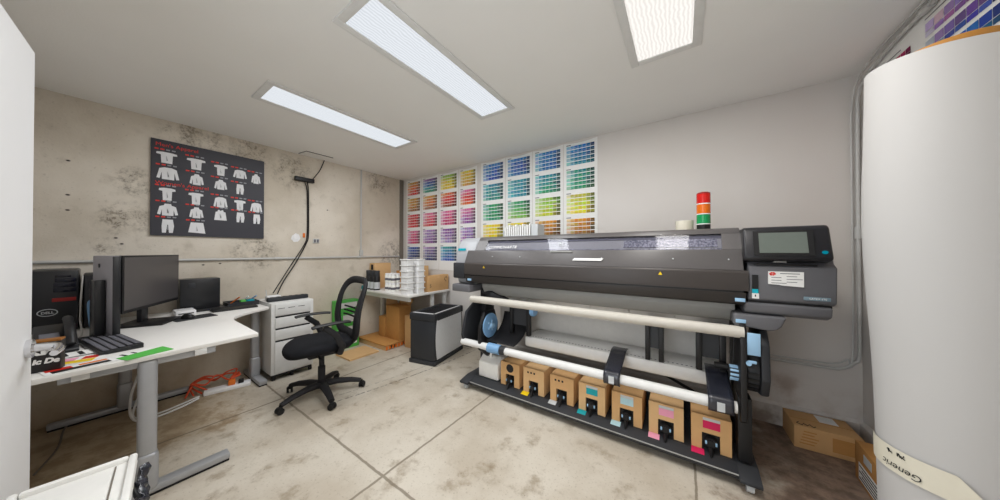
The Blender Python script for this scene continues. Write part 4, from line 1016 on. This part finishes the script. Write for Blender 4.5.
for x0, x1 in ((-.475, -.365), (.125, .245)):
    fl = flap(x0, x1, [(2.4, .545), (2.36, .55), (2.3, .548), (2.22, .52), (2.12, .49), (2.05, .465), (2.04, .41), (2.055, .385)])
    ob('tag', MB().box((x0 + x1) / 2 - .018, (x0 + x1) / 2 + .018, 2.03, 2.037, .4, .45), 'label_grey', fl)
    lf = MB()
    for f_ in (.3, .68): lf.box(x0 + (x1 - x0) * f_ - .001, x0 + (x1 - x0) * f_ + .001, 2.06, 2.3, .5435, .5445)
# right spool support
ob('spool_wheel', MB().lathe([(.04, 0)] + [(.13, .0), (.135, .006), (.135, .05), (.13, .056), (.05, .056)], (0, 0, 0), 40, T=Matrix.Translation((.31, 2.24, .63)) @ Matrix.Rotation(R(90), 4, 'Y')), 'charcoal', pr_)
kn = MB()
for k in range(24):
    a = R(15 * k); kn.box(-.006, .006, .13, .141, .003, .053, T=Matrix.Translation((.31, 2.24, .63)) @ Matrix.Rotation(R(90), 4, 'Y') @ Matrix.Rotation(a, 4, 'Z'))
ob('wheel_ribs', kn, 'black_plastic', pr_)
hg = MB().cyl((.235, 2.16, .6), (.3, 2.16, .6), .036, n=20, m=1)
for k in range(10):
    a = R(36 * k); hg.box(-.006, .006, .03, .045, .0, .06, 0, b=.002, T=Matrix.Translation((.237, 2.16, .6)) @ Matrix.Rotation(R(90), 4, 'Y') @ Matrix.Rotation(a, 4, 'Z'))
ob('spool_hub', hg, ['light_blue', 'charcoal'], pr_, label='pale blue ribbed spool hub')
ob('spool_bar', MB().cyl((.17, 2.24, .6), (.24, 2.24, .6), .02, n=16), 'black_plastic', pr_)
ob('support_plate', MB().prism([(2.14, .5), (2.1, .6), (2.12, .8), (2.2, .9), (2.42, .9), (2.5, .76), (2.46, .56), (2.34, .46)], 'X', .37, .41, bev=.01), 'charcoal', pr_)
ob('support_arm', MB().prism([(2.06, .36), (2.06, .8), (2.1, .92), (2.3, .94), (2.36, .8), (2.34, .3), (2.2, .28)], 'X', .275, .305, bev=.006), 'black_plastic', pr_)
ob('blue_tab', MB().box(.306, .362, 2.07, 2.078, .745, .87, b=.002), 'light_blue', pr_, label='light blue tab')
ob('latch_tab', MB().box(.31, .345, 2.06, 2.075, .7, .715, b=.003).cyl((.31, 2.07, .7), (.31, 2.05, .7), .012, n=12), 'light_blue', pr_)
# stand: posts, feet, casters, tray
for x0, x1 in ((-1.8, -1.73), (.27, .335)):
    ob('post', MB().box(x0, x1, 2.3, 2.46, .09, .96, b=.006), 'black_plastic', pr_)
    ft = MB().prism([(1.985, .055), (1.985, .075), (2.1, .1), (2.86, .1), (2.86, .055)], 'X', x0 - .01, x1 + .02, bev=.004)
    fo = ob('foot', ft, 'charcoal', pr_)
    for y in (2.03, 2.82):
        xm = (x0 + x1) / 2 + .005
        ob('caster', MB().cyl((xm - .016, y, .026), (xm + .016, y, .026), .026, n=18).box(xm - .022, xm + .022, y - .018, y + .018, .034, .056, b=.004), 'label_grey', fo)
ob('post', MB().box(.268, .33, 2.1, 2.2, .11, .48, b=.004), 'black_plastic', pr_)
ob('cap_strut', MB().tube([(-1.74, 2.3, .93), (-1.6, 2.24, .9), (-1.45, 2.3, .84)], [.04, .045, .03], 8), 'charcoal', pr_)
try_ = ob('ink_tray', MB().prism([(2.025, .048), (2.02, .07), (2.028, .074), (2.1, .1), (2.45, .1), (2.45, .048)], 'X', -1.715, .262, bev=.002), 'charcoal', pr_)
ob('tray_edge', MB().cyl((-1.715, 2.021, .074), (.262, 2.021, .074), .004, n=8), 'platen', try_)
ob('tray_back', MB().box(-1.715, .262, 2.45, 2.46, .05, .3), 'charcoal', pr_)
ob('cable', MB().tube(smooth_path([(-1.35, 2.62, .44), (-1.1, 2.66, .37), (-.9, 2.67, .39), (-.6, 2.66, .34), (-.3, 2.66, .36), (0, 2.66, .25), (.2, 2.66, .16)]), .012, 8), 'black_plastic', label='thick black cable sagging behind the printer stand', cat='cable')

# ink boxes
inkx = [-1.315, -1.075, -.82, -.58, -.335, -.095, .143]
inkn = [('black', 'black_plastic', 'brown ink box with a round black label, next to the white jug'), ('yellow', 'yellow', 'brown ink box with a yellow tag on the printer tray'),
        ('grey', 'label_grey', 'brown ink box with a pale grey tag on the printer tray'), ('cyan', 'teal_label', 'brown ink box with a teal label on the printer tray'),
        ('light_cyan', 'pale_cyan', 'brown ink box with a pale blue label on the printer tray'), ('light_magenta', 'pink', 'brown ink box with a pale pink label on the printer tray'),
        ('magenta', 'magenta', 'brown ink box with a deep pink label at the right end of the tray')]
for i, (x, (nm, mm, lb_)) in enumerate(zip(inkx, inkn)):
    w = .099; z0 = .1005; z1 = .312; t = thing('ink_box', lb_, 'box', (x, 2.25, z0), group='ink boxes on the printer tray')
    kb_ = 'kraft_light' if i % 2 else 'kraft'
    c = MB().box(x - w, x + w, 2.146, 2.4, z0, z1, b=.002)
    c.prism([(x - w, z0), (x - .045, z0), (x - .045, z0 + .105), (x + .045, z0 + .105), (x + .045, z0), (x + w, z0), (x + w, z1), (x - w, z1)], 'Y', 2.12, 2.146)
    ob('carton', c, kb_, t)
    ob('opening', MB().box(x - .0445, x + .0445, 2.1445, 2.1455, z0 + .001, z0 + .104), 'black_plastic', t)
    cn_ = ob('connector', MB().cyl((x, 2.144, z0 + .058), (x, 2.104, z0 + .058), .03, .027, n=20).cyl((x, 2.106, z0 + .058), (x, 2.094, z0 + .058), .019, n=16)
       .tube([(x, 2.105, z0 + .03), (x - .002, 2.085, z0 - .005), (x - .002, 2.072, z0 - .014)], [.02, .017, .01], 10, flat=.6, upv=(1, 0, 0)), 'black_plastic', t)
    ob('clip', MB().box(x - .03, x - .02, 2.098, 2.106, z0 + .048, z0 + .068, b=.002).box(x + .02, x + .03, 2.098, 2.106, z0 + .048, z0 + .068, b=.002), 'light_blue', cn_)
    if i == 0: ob('ink_label', MB().cyl((x - .0, 2.1195, z1 - .05), (x - .0, 2.1185, z1 - .05), .038, n=20), mm, t)
    elif i >= 3:
        zt_ = z1 - .012
        ob('ink_label', MB().box(x + .0 - .04, x + .045, 2.1185, 2.1197, zt_ - .065, zt_ - .018), mm, t)
        ob('label_strip', MB().box(x - .04, x + .045, 2.1185, 2.1197, zt_ - .017, zt_), 'label_grey', t)
    else:
        mk_ = MB()
        for q in range(3): mk_.box(x - .06 + q * .03, x - .045 + q * .03, 2.1188, 2.1197, z1 - .045, z1 - .03)
        ob('printed_mark', mk_, 'ink', t)
    if i > 0: ob('colour_tag', MB().prism([(2.072, .0915), (2.1, .101), (2.118, .101), (2.118, .1022), (2.1, .1022), (2.072, .0927)], 'X', x - .1, x - .035), mm, try_, label=nm.replace('_', ' ') + ' tag')
jg = thing('jug', 'white plastic jug with a carved handle at the left end of the printer tray', 'jug', (-1.53, 2.2, .1))
ob('jug_body', MB().prism([(2.13, .1005), (2.34, .1005), (2.34, .25), (2.3, .3), (2.2, .3), (2.13, .245)], 'X', -1.69, -1.455, bev=.014, seg=3), 'jug', jg)
ob('handle', MB().tube(smooth_path([(-1.575, 2.18, .285), (-1.575, 2.19, .325), (-1.575, 2.25, .33), (-1.575, 2.29, .295)], 5), .013, 10), 'jug', jg)
ob('cap', MB().lathe([(.02, 0), (.022, .02), (.02, .024)], (-1.65, 2.25, .298), 18), 'white_plastic', jg)
# on top of the printer
ob('tape_roll', MB().lathe([(.03, 0), (.056, 0), (.056, .09), (.03, .09), (.03, .001)], (.015, 2.45, 1.4705), 28), 'tape_cream', label='cream roll of tape standing on top of the printer beside the beacon', cat='tape roll')
bxo = thing('card_box', 'open grey box of white cards standing on top of the printer', 'box', (-1.4, 2.5, 1.47))
q = MB().box(-1.6, -1.19, 2.44, 2.6, 1.4705, 1.48)
for a in ((-1.6, -1.594, 2.44, 2.6, 1.48, 1.56), (-1.26, -1.19, 2.44, 2.6, 1.48, 1.61), (-1.594, -1.26, 2.594, 2.6, 1.48, 1.61), (-1.594, -1.26, 2.44, 2.446, 1.48, 1.5)): q.box(*a)
ob('box_body', q, 'label_grey', bxo)
for k in range(12):
    x = -1.588 + k * .0268
    ob('card', MB().box(x, x + .016, 2.45, 2.59, 1.481, 1.595 + .012 * ((k * 7) % 3), T=None), 'paper_white', label='white card standing in the grey box on top of the printer', cat='card', group='white cards in the grey box')


# ------------------------------------------------------------------ camera, world, view
cam = bpy.data.cameras.new('camera'); co = bpy.data.objects.new('camera', cam); COL.objects.link(co)
cam.sensor_width = 36; cam.lens = 36 * 271 / 1000; cam.clip_start = .02
co.location = (0, 0, 1.33); co.rotation_euler = (R(90.42), 0, R(33.9))
SC.camera = co
wd = bpy.data.worlds.new('world'); SC.world = wd; wd.use_nodes = True
wd.node_tree.nodes['Background'].inputs[0].default_value = (.8, .85, .9, 1); wd.node_tree.nodes['Background'].inputs[1].default_value = 1.25
vs = SC.view_settings
vs.view_transform = 'Standard'; vs.look = 'None'; vs.gamma = 1; vs.exposure = 1.46; vs.use_curve_mapping = False
